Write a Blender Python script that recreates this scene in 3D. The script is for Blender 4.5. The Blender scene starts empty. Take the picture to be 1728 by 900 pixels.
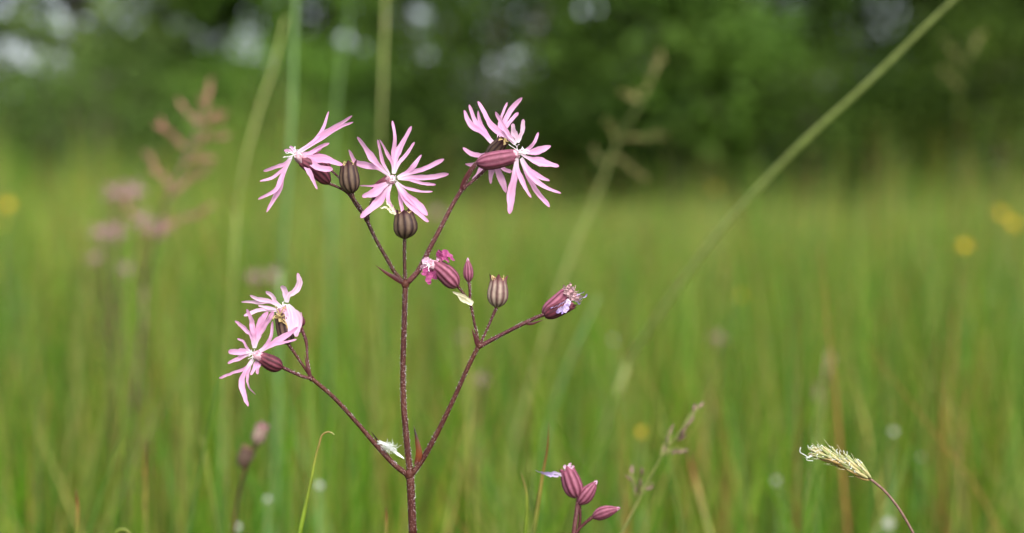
import bpy, math, random
import numpy as np
from mathutils import Vector, Matrix
random.seed(7); RNG = np.random.default_rng(11)
scene = bpy.context.scene
col = scene.collection
R = math.radians

# ------------------------------------------------------------------ camera, sky, sun, exposure
CAM_H = 0.62                      # metres above the meadow soil
LENS, SENSOR, W, H = 50.0, 36.0, 1728.0, 900.0
FPX = LENS / SENSOR * W
FOCUS = 0.54
PITCH = math.atan((450 - 335) / FPX)
cam = bpy.data.cameras.new('camera'); cam_o = bpy.data.objects.new('camera', cam); col.objects.link(cam_o)
cam_o.location = (0, 0, CAM_H); cam_o.rotation_euler = (R(90) - PITCH, 0, 0)
cam.lens = LENS; cam.sensor_width = SENSOR; cam.sensor_fit = 'HORIZONTAL'
cam.clip_start = 0.01; cam.clip_end = 3000
cam.dof.use_dof = True; cam.dof.focus_distance = FOCUS; cam.dof.aperture_fstop = 4.9
scene.camera = cam_o

SUN_EL, SUN_AZ = 46.0, 158.0      # azimuth measured from +Y (view direction) clockwise: sun high behind the right shoulder
world = bpy.data.worlds.new('World'); scene.world = world; world.use_nodes = True
wn = world.node_tree.nodes; wl = world.node_tree.links; wn.clear()
sky = wn.new('ShaderNodeTexSky'); sky.sky_type = 'NISHITA'; sky.sun_disc = False
sky.sun_elevation = R(SUN_EL); sky.sun_rotation = R(SUN_AZ); sky.air_density = 1.0; sky.dust_density = 4.0; sky.ozone_density = 1.0
bg = wn.new('ShaderNodeBackground'); bg.inputs['Strength'].default_value = 0.15
wo = wn.new('ShaderNodeOutputWorld'); hs = wn.new('ShaderNodeHueSaturation'); hs.inputs['Saturation'].default_value = 0.45   # thin cloud takes most of the blue out
wl.new(sky.outputs[0], hs.inputs['Color']); wl.new(hs.outputs[0], bg.inputs[0]); wl.new(bg.outputs[0], wo.inputs[0])
sun = bpy.data.lights.new('sun', 'SUN'); sun.energy = 1.5; sun.angle = R(14); sun.color = (1, 0.96, 0.9)
sun_o = bpy.data.objects.new('sun', sun); col.objects.link(sun_o)
sd = Vector((math.sin(R(SUN_AZ)) * math.cos(R(SUN_EL)), math.cos(R(SUN_AZ)) * math.cos(R(SUN_EL)), math.sin(R(SUN_EL))))
sun_o.rotation_euler = sd.to_track_quat('Z', 'Y').to_euler(); sun_o.location = (2, -3, 6)
scene.view_settings.view_transform = 'Standard'; scene.view_settings.look = 'None'
scene.view_settings.exposure = 0.98; scene.view_settings.gamma = 1.0
scene.render.engine = 'CYCLES'

# ------------------------------------------------------------------ helpers
CR = Matrix.Rotation(R(90) - PITCH, 3, 'X')
CP = Vector((0, 0, CAM_H))
S = FOCUS / FPX                    # metres per photo pixel in the plane of the flowers
def at(x, y, d):
    """point of the place seen at photo pixel x,y at depth d metres"""
    return CP + CR @ Vector(((x - W / 2) / FPX * d, -(y - H / 2) / FPX * d, -d))
def P(p, D=FOCUS):
    """x, y photo pixels, optional z = depth behind the plane of the flowers in pixel units"""
    return at(p[0], p[1], D + (p[2] if len(p) > 2 else 0) * S)
def V3(p): return Vector((p[0], p[1], p[2] if len(p) > 2 else 0.0))
def srgb(r, g, b):
    f = lambda c: c / 12.92 if c <= 0.04045 else ((c + 0.055) / 1.055) ** 2.4
    return (f(r / 255), f(g / 255), f(b / 255), 1)
def alb(r, g, b, k=0.5):
    c = srgb(r, g, b); return (c[0] * k, c[1] * k, c[2] * k, 1)
ORG = {}
def empty(name, loc, parent=None):
    o = bpy.data.objects.new(name, None); col.objects.link(o); o.empty_display_size = 0.01
    loc = Vector(loc); ORG[o] = loc
    o.parent = parent; o.location = loc - (ORG[parent] if parent else Vector((0, 0, 0)))
    return o
def tag(o, label=None, cat=None, group=None, kind=None):
    if label: o['label'] = label
    if cat: o['category'] = cat
    if group: o['group'] = group
    if kind: o['kind'] = kind
    return o
def obj(name, vf, mat, parent=None, origin=None, smooth=True, sub=0, uv=None, colr=None):
    """one mesh object from world-space vertices and faces"""
    v, f = vf[0], vf[1]
    if uv is None and len(vf) > 2: uv = vf[2]
    if origin is None: origin = ORG[parent] if parent else Vector(v[0])
    origin = Vector(origin)
    me = bpy.data.meshes.new(name)
    me.from_pydata([Vector(p) - origin for p in v], [], f)
    if smooth: me.polygons.foreach_set('use_smooth', [True] * len(me.polygons))
    if uv is not None:
        l = me.uv_layers.new(name='UVMap')
        idx = np.empty(len(me.loops), np.int32); me.loops.foreach_get('vertex_index', idx)
        l.data.foreach_set('uv', np.asarray(uv, np.float32)[idx].ravel())
    me.update(); me.materials.append(mat)
    o = bpy.data.objects.new(name, me); col.objects.link(o); ORG[o] = origin
    o.parent = parent; o.location = origin - (ORG[parent] if parent else Vector((0, 0, 0)))
    if sub:
        m = o.modifiers.new('smooth', 'SUBSURF'); m.levels = sub; m.render_levels = sub
    return o
def join(parts):
    v, f, u = [], [], []
    for p in parts:
        n = len(v); v += list(p[0]); f += [tuple(i + n for i in q) for q in p[1]]
        u += list(p[2]) if len(p) > 2 else [(0, 0)] * len(p[0])
    return v, f, u
def cr(pts, n):
    """Catmull-Rom resampling of points to n samples (arc length)"""
    pts = [np.array(p, float) for p in pts]
    if len(pts) == 2:
        return [pts[0] + (pts[1] - pts[0]) * k / (n - 1) for k in range(n)]
    n0 = len(pts); dl = [max(1e-9, float(np.linalg.norm(pts[i + 1] - pts[i]))) for i in range(n0 - 1)]
    vel = [(pts[i + 1] - pts[i]) / dl[i] for i in range(n0 - 1)]
    tg = [vel[0]] + [(vel[i - 1] * dl[i] + vel[i] * dl[i - 1]) / (dl[i] + dl[i - 1]) for i in range(1, n0 - 1)] + [vel[-1]]
    out = []
    for i in range(n0 - 1):
        for k in range(16):
            t = k / 16; t2, t3 = t * t, t ** 3
            out.append((2 * t3 - 3 * t2 + 1) * pts[i] + (t3 - 2 * t2 + t) * dl[i] * tg[i] + (3 * t2 - 2 * t3) * pts[i + 1] + (t3 - t2) * dl[i] * tg[i + 1])
    out.append(pts[-1]); out = np.array(out)
    s = np.concatenate([[0], np.cumsum(np.linalg.norm(np.diff(out, axis=0), axis=1))])
    t = np.linspace(0, s[-1], n)
    return [np.array([np.interp(x, s, out[:, j]) for j in range(out.shape[1])]) for x in t]
def tube(pts, radii, segs=8, n=None, cap=True, flat=1.0, rib=0.0, rpos=None):
    """tapered tube through world points; radii interpolated along it"""
    n = n or max(2, 6 * (len(pts) - 1))
    c = [Vector(p) for p in cr([tuple(p) for p in pts], n)]
    rr = np.interp(np.linspace(0, 1, n), np.linspace(0, 1, len(radii)) if rpos is None else rpos, radii)
    v, f, u = [], [], []
    t0 = (c[1] - c[0]).normalized(); up = t0.orthogonal().normalized()
    for k in range(n):
        t = (c[min(k + 1, n - 1)] - c[max(k - 1, 0)]).normalized()
        up = (up - t * up.dot(t)).normalized(); side = t.cross(up)
        for j in range(segs):
            a = 2 * math.pi * j / segs; r = rr[k] * (1 + rib * math.cos(5 * a))
            v.append(c[k] + up * (math.cos(a) * r) + side * (math.sin(a) * r * flat)); u.append((j / segs, k / (n - 1)))
        if k:
            b = (k - 1) * segs
            for j in range(segs):
                j2 = (j + 1) % segs
                f.append((b + j, b + j2, b + segs + j2, b + segs + j))
    if cap:
        f.append(tuple(range(segs - 1, -1, -1))); f.append(tuple(range((n - 1) * segs, n * segs)))
    return v, f, u
def ptube(pp, rpx, D=FOCUS, **k):
    return tube([P(p, D) for p in pp], [r * S for r in rpx], **k)

# ------------------------------------------------------------------ materials
def mat_new(name):
    m = bpy.data.materials.new(name); m.use_nodes = True
    nt = m.node_tree; nt.nodes.clear()
    return m, nt.nodes, nt.links
def N(nodes, t, **kw):
    n = nodes.new(t)
    for k, v in kw.items(): setattr(n, k, v)
    return n
def mixcol(nodes, links, fac, a, b, mode='MIX'):
    m = N(nodes, 'ShaderNodeMix', data_type='RGBA', blend_type=mode)
    for s, x in ((m.inputs[0], fac), (m.inputs[6], a), (m.inputs[7], b)):
        if hasattr(x, 'links'): links.new(x, s)
        else: s.default_value = x
    return m.outputs[2]
def finish(nodes, links, colour, rough=0.5, trans=0.0, tcol=None, bump=None, bstr=0.2, bdist=0.0005, spec=0.4, sheen=0.0):
    out = N(nodes, 'ShaderNodeOutputMaterial')
    p = N(nodes, 'ShaderNodeBsdfPrincipled')
    def put(x, s):
        if hasattr(x, 'links'): links.new(x, s)
        else: s.default_value = x
    put(colour, p.inputs['Base Color']); p.inputs['Roughness'].default_value = rough
    p.inputs['Specular IOR Level'].default_value = spec
    if sheen: p.inputs['Sheen Weight'].default_value = sheen
    if bump is not None:
        b = N(nodes, 'ShaderNodeBump'); b.inputs['Strength'].default_value = bstr; b.inputs['Distance'].default_value = bdist
        links.new(bump, b.inputs['Height']); links.new(b.outputs[0], p.inputs['Normal'])
    if trans:
        t = N(nodes, 'ShaderNodeBsdfTranslucent'); put(tcol if tcol is not None else colour, t.inputs[0])
        mx = N(nodes, 'ShaderNodeMixShader'); mx.inputs[0].default_value = trans
        links.new(p.outputs[0], mx.inputs[1]); links.new(t.outputs[0], mx.inputs[2]); links.new(mx.outputs[0], out.inputs[0])
    else: links.new(p.outputs[0], out.inputs[0])
def noise(nodes, links, scale, detail=4, coord='Object', vec=None):
    n = N(nodes, 'ShaderNodeTexNoise'); n.inputs['Scale'].default_value = scale; n.inputs['Detail'].default_value = detail
    if vec is None:
        c = N(nodes, 'ShaderNodeTexCoord'); vec = c.outputs[coord]
    links.new(vec, n.inputs['Vector'])
    return n.outputs['Fac']
def ramp(nodes, links, fac, stops):
    r = N(nodes, 'ShaderNodeValToRGB'); links.new(fac, r.inputs[0])
    e = r.color_ramp.elements
    while len(e) < len(stops): e.new(0.5)
    for x, (p, c) in zip(e, stops): x.position = p; x.color = c if len(c) == 4 else (*c, 1)
    return r.outputs[0]

def stem_mat(name, a, b, speck):
    m, n, l = mat_new(name)
    c = ramp(n, l, noise(n, l, 90, 3), [(0.35, a), (0.65, b)])
    v = N(n, 'ShaderNodeTexVoronoi'); v.inputs['Scale'].default_value = 1500
    tc = N(n, 'ShaderNodeTexCoord'); l.new(tc.outputs['Object'], v.inputs['Vector'])
    s = ramp(n, l, v.outputs['Distance'], [(0.14, (1, 1, 1)), (0.30, (0, 0, 0))])
    c2 = mixcol(n, l, s, c, speck)
    finish(n, l, c2, rough=0.6, bump=v.outputs['Distance'], bstr=0.35, bdist=0.0003, spec=0.25)
    return m
def stripe_mat(name, dark, light, tip, n_rib=10, soft=0.85):
    """ribbed calyx: dark veins along it on a paler skin, colour shifting towards the teeth"""
    m, n, l = mat_new(name)
    uv = N(n, 'ShaderNodeTexCoord'); sp = N(n, 'ShaderNodeSeparateXYZ'); l.new(uv.outputs['UV'], sp.inputs[0])
    nz = noise(n, l, 350, 3)
    ad = N(n, 'ShaderNodeMath', operation='MULTIPLY_ADD'); l.new(nz, ad.inputs[0]); ad.inputs[1].default_value = 0.022; l.new(sp.outputs[0], ad.inputs[2])
    mu = N(n, 'ShaderNodeMath', operation='MULTIPLY'); l.new(ad.outputs[0], mu.inputs[0]); mu.inputs[1].default_value = n_rib * 2 * math.pi
    co = N(n, 'ShaderNodeMath', operation='COSINE'); l.new(mu.outputs[0], co.inputs[0])
    f = N(n, 'ShaderNodeMapRange'); l.new(co.outputs[0], f.inputs[0]); f.inputs[1].default_value = -soft; f.inputs[2].default_value = soft + 0.35
    c = mixcol(n, l, f.outputs[0], light, dark)
    tr = ramp(n, l, sp.outputs[1], [(0.72, (0, 0, 0)), (1.0, (1, 1, 1))])
    c = mixcol(n, l, tr, c, tip)
    br = ramp(n, l, noise(n, l, 600, 4), [(0.3, (0.75, 0.75, 0.75)), (0.75, (1.15, 1.15, 1.15))])
    c = mixcol(n, l, 1.0, c, br, 'MULTIPLY')
    finish(n, l, c, rough=0.68, bump=nz, bstr=0.35, bdist=0.0003, spec=0.35)
    return m
def petal_mat(name, inner, outer, tip, trans=0.4):
    m, n, l = mat_new(name)
    uv = N(n, 'ShaderNodeTexCoord'); sp = N(n, 'ShaderNodeSeparateXYZ'); l.new(uv.outputs['UV'], sp.inputs[0])
    c = ramp(n, l, sp.outputs[1], [(0.0, inner), (0.32, outer), (0.85, outer), (1.0, tip)])
    w = N(n, 'ShaderNodeTexNoise'); w.inputs['Scale'].default_value = 1.0; w.inputs['Detail'].default_value = 3
    mp = N(n, 'ShaderNodeMapping'); mp.inputs['Scale'].default_value = (9, 1.2, 1); l.new(uv.outputs['UV'], mp.inputs[0]); l.new(mp.outputs[0], w.inputs['Vector'])
    vein = ramp(n, l, w.outputs['Fac'], [(0.3, (0.74, 0.60, 0.74)), (0.62, (1.06, 1.08, 1.06))])
    c = mixcol(n, l, 0.75, c, vein, 'MULTIPLY')
    finish(n, l, c, rough=0.55, trans=trans, bump=w.outputs['Fac'], bstr=0.3, bdist=0.0004, spec=0.25, sheen=0.1)
    return m
def plain_mat(name, c1, c2, scale=200, rough=0.6, trans=0.0, spec=0.3, bstr=0.2):
    m, n, l = mat_new(name)
    nz = noise(n, l, scale, 4)
    finish(n, l, ramp(n, l, nz, [(0.3, c1), (0.7, c2)]), rough=rough, trans=trans, bump=nz, bstr=bstr, spec=spec)
    return m
def along_mat(name, stops, trans=0.3, rough=0.5):
    """colour along a blade or stem (uv v), with fine streaks"""
    m, n, l = mat_new(name)
    uv = N(n, 'ShaderNodeTexCoord'); sp = N(n, 'ShaderNodeSeparateXYZ'); l.new(uv.outputs['UV'], sp.inputs[0])
    c = ramp(n, l, sp.outputs[1], stops)
    k = ramp(n, l, noise(n, l, 150, 3), [(0.3, (0.75, 0.75, 0.75)), (0.7, (1.15, 1.15, 1.15))])
    finish(n, l, mixcol(n, l, 1.0, c, k, 'MULTIPLY'), rough=rough, trans=trans, spec=0.4)
    return m
def attr_mat(name, trans=0.35, rough=0.45, spec=0.4, tmul=(1.18, 1.2, 0.6, 1)):
    m, n, l = mat_new(name)
    a = N(n, 'ShaderNodeAttribute', attribute_name='col')
    k = ramp(n, l, noise(n, l, 25, 3), [(0.3, (0.8, 0.8, 0.8)), (0.7, (1.12, 1.12, 1.12))])
    c = mixcol(n, l, 1.0, a.outputs['Color'], k, 'MULTIPLY')
    finish(n, l, c, rough=rough, trans=trans, tcol=mixcol(n, l, 1.0, c, tmul, 'MULTIPLY'), spec=spec)
    return m

M = {}
M['stem'] = stem_mat('maroon_stem', alb(94, 40, 38, .4), alb(116, 62, 46, .4), alb(186, 140, 130))
M['stem_pink'] = stem_mat('pinkish_stem', alb(108, 50, 58, .4), alb(134, 78, 74, .4), alb(190, 150, 150))
M['stem_dark'] = stem_mat('dark_stem', alb(70, 34, 34, .4), alb(98, 54, 42, .4), alb(160, 120, 105))
M['calyx_pink'] = stripe_mat('pink_calyx', alb(120, 36, 66), alb(200, 120, 148, .5), alb(186, 98, 130, .5))
M['calyx_maroon'] = stripe_mat('maroon_calyx', alb(76, 24, 42), alb(148, 70, 88), alb(170, 90, 110))
M['calyx_brown'] = stripe_mat('brown_calyx', alb(58, 30, 34), alb(138, 112, 92), alb(96, 46, 58), soft=0.7)
M['calyx_pale'] = stripe_mat('pale_calyx', alb(104, 52, 58), alb(216, 190, 172), alb(150, 80, 88), soft=0.95)
M['petal'] = petal_mat('pink_petal', alb(252, 236, 246, .95), alb(244, 184, 224, .92), alb(238, 168, 214, .92))
M['petal_pale'] = petal_mat('pale_petal', alb(252, 240, 246, .95), alb(246, 206, 230, .92), alb(238, 180, 216, .92))
M['petal_deep'] = petal_mat('deep_petal', alb(246, 200, 226, .92), alb(214, 100, 164, .62), alb(196, 84, 150, .55), trans=0.3)
M['petal_lilac'] = petal_mat('lilac_petal', srgb(232, 220, 236), srgb(196, 176, 220), srgb(148, 124, 196), trans=0.3)
M['petal_dry'] = petal_mat('dry_petal', srgb(222, 190, 192), srgb(206, 168, 172), srgb(170, 136, 128), trans=0.25)
M['petal_blur'] = petal_mat('dusky_petal', alb(240, 214, 220, 0.6), alb(226, 176, 184, 0.6), alb(220, 166, 176, 0.6))
M['throat'] = plain_mat('pale_throat', alb(190, 120, 140, .7), alb(236, 200, 214, .8), 900, bstr=.5)
M['filament'] = plain_mat('white_filament', srgb(240, 228, 236), srgb(252, 246, 248), 500)
M['anther'] = plain_mat('ochre_anther', alb(176, 150, 96, 0.9), alb(214, 196, 140, 0.9), 700)
M['fluff'] = plain_mat('white_fluff', srgb(236, 240, 236), srgb(250, 252, 250), 500, trans=0.4)
M['scrap'] = plain_mat('cream_scrap', srgb(214, 206, 172), srgb(240, 234, 208), 250, trans=0.3)
M['bract'] = along_mat('maroon_bract', [(0, alb(112, 50, 60, 0.6)), (0.7, alb(120, 56, 58, 0.6)), (1, alb(140, 90, 70, 0.6))])
M['bract_rust'] = along_mat('rusty_bract', [(0, alb(112, 48, 50, 0.6)), (0.25, alb(158, 84, 40, 0.6)), (0.6, alb(128, 70, 30, 0.6)), (0.78, alb(50, 30, 24, 0.6)), (0.9, alb(60, 44, 30, 0.6)), (1, alb(206, 196, 130, 0.6))])
M['leaf'] = plain_mat('green_leaf', srgb(70, 104, 44), srgb(98, 130, 58), 120, trans=0.3)
M['rush'] = plain_mat('grey_green_rush', alb(104, 140, 80, 0.85), alb(128, 160, 98, 0.85), 60, trans=0.15)
M['olive'] = plain_mat('olive_stalk', alb(128, 140, 70, .7), alb(150, 150, 88, .7), 60, trans=0.15)
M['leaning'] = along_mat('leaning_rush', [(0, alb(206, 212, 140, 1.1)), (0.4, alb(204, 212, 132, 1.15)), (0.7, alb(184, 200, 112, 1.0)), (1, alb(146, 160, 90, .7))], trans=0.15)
M['straw'] = plain_mat('straw_stem', alb(148, 162, 92, 0.95), alb(176, 178, 112, 0.95), 60, trans=0.15)
M['grass_yg'] = along_mat('yellow_green_blade', [(0, alb(110, 140, 44, 0.6)), (0.7, alb(150, 168, 60, 0.6)), (1, alb(176, 170, 90, 0.6))])
M['grass_brown'] = along_mat('brown_tipped_blade', [(0, alb(116, 134, 52, 0.85)), (0.55, alb(146, 128, 58, 0.85)), (0.8, alb(128, 74, 34, 0.85)), (1, alb(96, 62, 44, 0.85))])
M['grass_curl'] = along_mat('curled_blade', [(0, alb(126, 156, 40, 0.75)), (0.6, alb(154, 172, 60, 0.75)), (0.85, alb(170, 148, 80, 0.75)), (0.95, alb(168, 146, 84, 0.75)), (1, alb(196, 206, 122, 0.75))])
M['spike_red'] = plain_mat('reddish_spikelet', alb(166, 112, 96, 0.8), alb(198, 154, 132, 0.8), 300, trans=0.2)
M['spike_mauve'] = plain_mat('mauve_spikelet', alb(150, 116, 106, 0.6), alb(190, 160, 146, 0.6), 300, trans=0.2)
M['spike_straw'] = plain_mat('straw_spikelet', alb(172, 156, 92, 0.6), alb(196, 184, 122, 0.6), 300, trans=0.2)
M['sv_green'] = along_mat('green_spikelet', [(0, alb(196, 198, 140, 1.0)), (0.5, alb(140, 150, 84, .9)), (1, alb(206, 206, 150, 1.0))], trans=0.2)
M['sv_straw'] = along_mat('straw_spikelet_scale', [(0, alb(206, 210, 150, 1.0)), (0.5, alb(202, 188, 132, .9)), (1, alb(222, 214, 170, 1.0))], trans=0.2)
M['sv_brown'] = along_mat('tan_spikelet', [(0, alb(160, 140, 84, 0.9)), (0.5, alb(178, 146, 84, 0.9)), (1, alb(196, 170, 116, 0.9))], trans=0.2)
M['sv_stem'] = plain_mat('mauve_culm', alb(132, 94, 84, 0.6), alb(170, 136, 122, 0.6), 400)
M['yellow'] = plain_mat('buttercup_yellow', alb(226, 186, 10, 0.8), alb(240, 206, 20, 0.8), 80, rough=0.3, trans=0.2)
M['white'] = plain_mat('white_petal', alb(236, 240, 240, 0.6), alb(248, 250, 250, 0.6), 80, trans=0.25)
M['grass'] = attr_mat('meadow_grass', trans=0.4, spec=0.3)
M['foliage'] = attr_mat('tree_leaf', trans=0.35, rough=0.6, spec=0.12)
M['bark'] = plain_mat('grey_brown_bark', (0.05, 0.04, 0.03, 1), (0.11, 0.09, 0.07, 1), 8, rough=0.9, bstr=0.6)
m, n, l = mat_new('meadow_soil')
gz = noise(n, l, 6, 6)
finish(n, l, ramp(n, l, gz, [(0.3, (0.035, 0.045, 0.012, 1)), (0.7, (0.06, 0.085, 0.022, 1))]), rough=0.95, bump=gz, bstr=0.6, bdist=0.03, spec=0.1)
M['soil'] = m

# ------------------------------------------------------------------ ground
gs = 900
tag(obj('ground', ([(-gs, -gs, 0), (gs, -gs, 0), (gs, gs, 0), (-gs, gs, 0)], [(0, 1, 2, 3)]), M['soil'], origin=(0, 0, 0)), kind='structure')

# ------------------------------------------------------------------ meadow grass (nobody could count it)
def fast_mesh(name, verts, quads_v, colours, mat, tri=False):
    me = bpy.data.meshes.new(name); k = 3 if tri else 4
    nv, nf = len(verts), len(quads_v)
    me.vertices.add(nv); me.vertices.foreach_set('co', verts.astype(np.float32).ravel())
    me.loops.add(nf * k); me.loops.foreach_set('vertex_index', quads_v.astype(np.int32).ravel())
    me.polygons.add(nf); me.polygons.foreach_set('loop_start', np.arange(0, nf * k, k, dtype=np.int32))
    me.polygons.foreach_set('loop_total', np.full(nf, k, np.int32)); me.polygons.foreach_set('use_smooth', np.ones(nf, bool))
    at_ = me.color_attributes.new('col', 'FLOAT_COLOR', 'POINT')
    c4 = np.ones((nv, 4), np.float32); c4[:, :3] = colours; at_.data.foreach_set('color', c4.ravel())
    me.update(); me.validate(); me.materials.append(mat)
    o = bpy.data.objects.new(name, me); col.objects.link(o); ORG[o] = Vector((0, 0, 0))
    return o
PAL = np.array([srgb(82, 130, 20)[:3], srgb(108, 150, 28)[:3], srgb(58, 108, 18)[:3], srgb(108, 150, 76)[:3], srgb(144, 166, 70)[:3],
                srgb(170, 168, 92)[:3], srgb(146, 108, 62)[:3], srgb(128, 140, 72)[:3]])
def blades(bx, by, h, w, lean, probs, rows=6):
    n = len(bx)
    az = RNG.uniform(0, 2 * np.pi, n); faz = RNG.uniform(0, 2 * np.pi, n)
    t = np.linspace(0, 1, rows)[None, :]
    bend = (lean * h)[:, None] * (0.35 * t + 0.65 * t ** 2.4)
    cx = bx[:, None] + np.cos(az)[:, None] * bend; cy = by[:, None] + np.sin(az)[:, None] * bend
    cz = h[:, None] * t * (1 - 0.25 * (lean[:, None] * t) ** 2) - 0.005
    ww = w[:, None] * np.clip(1.05 - t ** 1.8, 0.06, 1) * (0.55 + 0.45 * np.minimum(1, t * 4)) * 0.5
    dx, dy = np.cos(faz)[:, None] * ww, np.sin(faz)[:, None] * ww
    v = np.empty((n, rows, 2, 3))
    v[:, :, 0, 0] = cx - dx; v[:, :, 0, 1] = cy - dy; v[:, :, 0, 2] = cz
    v[:, :, 1, 0] = cx + dx; v[:, :, 1, 1] = cy + dy; v[:, :, 1, 2] = cz
    b = (np.arange(n) * rows * 2)[:, None] + (np.arange(rows - 1) * 2)[None, :]
    q = np.stack([b, b + 1, b + 3, b + 2], -1).reshape(-1, 4)
    ci = RNG.choice(len(PAL), n, p=probs)
    c = PAL[ci] * RNG.uniform(0.38, 1.34, (n, 1))
    dry = RNG.uniform(0, 1, n) < 0.12                       # some blades have dry tips
    cc = np.repeat(c[:, None, :], rows, 1)
    tipc = np.array(srgb(160, 118, 66)[:3])
    k = (np.clip(t - 0.55, 0, 1) / 0.45)[..., None] * dry[:, None, None]
    cc = cc * (1 - k) + tipc * k
    cc = np.repeat(cc[:, :, None, :], 2, 2)
    return v.reshape(-1, 3), q, cc.reshape(-1, 3)
def scatter(n, d0, d1, side=0.47, pad=0.35, power=1.0):
    u = RNG.uniform(0, 1, n)
    d = (d0 ** power + u * (d1 ** power - d0 ** power)) ** (1 / power)
    x = RNG.uniform(-1, 1, n) * (d * side + pad)
    return x, d
def patch(x, y):
    return np.clip(0.55 + 0.35 * np.sin(x * 3.1 + y * 0.7) + 0.3 * np.sin(x * 1.3 - y * 0.5 + 2) + 0.3 * np.sin(x * 6.3 + y * 1.9 + 1), 0.05, 1.5)
def clump_h(x, y):
    return 0.5 + 0.25 * np.sin(x * 2.1 + y * 0.9) + 0.25 * np.sin(x * 0.8 - y * 1.7 + 1.3)
sets = []
p_green = np.array([0.27, 0.22, 0.16, 0.09, 0.11, 0.06, 0.05, 0.04]); p_green /= p_green.sum()
p_far = np.array([0.10, 0.13, 0.05, 0.22, 0.20, 0.17, 0.04, 0.09]); p_far /= p_far.sum()
# low sward round the camera and under the flowers
x, d = scatter(5000, 0.12, 1.0, 0.7, 0.5); h = np.minimum(RNG.uniform(0.12, 0.34, 5000), CAM_H - 0.30 * d - 0.02)
k = ~((np.abs(x) < 0.12) & (d < 0.3)); sets.append(blades(x[k], d[k], h[k], RNG.uniform(0.002, 0.0026, k.sum()), RNG.uniform(0.05, 0.6, k.sum()), p_green))
# standing grass behind the flowers
x, d = scatter(5200, 0.95, 2.4, 0.5, 0.35); h = RNG.uniform(0.22, 0.46, 5200) + 0.08 * clump_h(x, d)
sets.append(blades(x, d, h, RNG.uniform(0.002, 0.005, 5200), RNG.uniform(0.02, 0.35, 5200), p_green))
x, d = scatter(260, 1.0, 2.3, 0.46, 0.25); h = RNG.uniform(0.44, 0.60, 260)          # broad single blades that read as streaks
sets.append(blades(x, d, h, RNG.uniform(0.004, 0.008, 260), RNG.uniform(0.02, 0.22, 260), np.array([.18, .22, .1, .1, .18, .1, .07, .05])))
x, d = scatter(400, 0.80, 1.4, 0.46, 0.22); h = np.minimum(RNG.uniform(0.32, 0.58, 400), CAM_H - 0.06 * d)   # nearest blades, crisper streaks
sets.append(blades(x, d, h, RNG.uniform(0.002, 0.006, 400), RNG.uniform(0.02, 0.55, 400), np.array([.2, .22, .12, .1, .14, .08, .09, .05])))
x, d = scatter(24000, 3.2, 12.5, 0.46, 0.3); k = x < -0.03 * d - RNG.uniform(0, 1, 24000) ** .7 * 0.22 * d; x, d = x[k], d[k]; h = 0.60 + RNG.uniform(0, 1, len(x)) ** 1.3 * 0.10 * d * patch(x, d)   # taller herbs on the pale shrub side
sets.append(blades(x, d, h, RNG.uniform(0.005, 0.012, len(x)), RNG.uniform(0.02, 0.3, len(x)), np.array([.15, .2, .05, .15, .22, .12, .04, .07])))
x, d = scatter(16000, 2.2, 6.0, 0.5, 0.35); h = RNG.uniform(0.28, 0.52, 16000) + 0.1 * clump_h(x, d)
sets.append(blades(x, d, h, RNG.uniform(0.003, 0.006, 16000), RNG.uniform(0.02, 0.35, 16000), p_green))
x, d = scatter(24000, 5.5, 12.8, 0.5, 0.5); h = RNG.uniform(0.30, 0.58, 24000) + 0.12 * clump_h(x, d)
sets.append(blades(x, d, h, RNG.uniform(0.004, 0.008, 24000), RNG.uniform(0.02, 0.35, 24000), p_far))
nv = 0; vv, qq, cc = [], [], []
for a, b, c in sets: vv.append(a); qq.append(b + nv); cc.append(c); nv += len(a)
tag(fast_mesh('meadow_grass', np.concatenate(vv), np.concatenate(qq), np.concatenate(cc), M['grass']), 'tall green meadow grass covering the ground', 'grass', kind='stuff')
# taller flowering culms and stalks standing out of the sward
sets = []
x, d = scatter(900, 1.2, 5.0, 0.46, 0.2); h = RNG.uniform(0.46, 0.66, 900)
sets.append(blades(x, d, h, RNG.uniform(0.0018, 0.0032, 900), RNG.uniform(0.02, 0.25, 900), np.array([.1, .15, .05, .2, .2, .16, .08, .06])))
x, d = scatter(12000, 4, 12.8, 0.46, 0.3); h = 0.56 + RNG.uniform(0, 1, 12000) ** 1.4 * 0.06 * d * patch(x, d)
sets.append(blades(x, d, h, RNG.uniform(0.003, 0.009, 12000), RNG.uniform(0.02, 0.3, 12000), np.array([.1, .15, .05, .2, .2, .16, .08, .06])))
nv = 0; vv, qq, cc = [], [], []
for a, b, c in sets: vv.append(a); qq.append(b + nv); cc.append(c); nv += len(a)
tag(fast_mesh('grass_stalks', np.concatenate(vv), np.concatenate(qq), np.concatenate(cc), M['grass']), 'thin pale grass stalks rising above the meadow', 'grass', kind='stuff')

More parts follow.
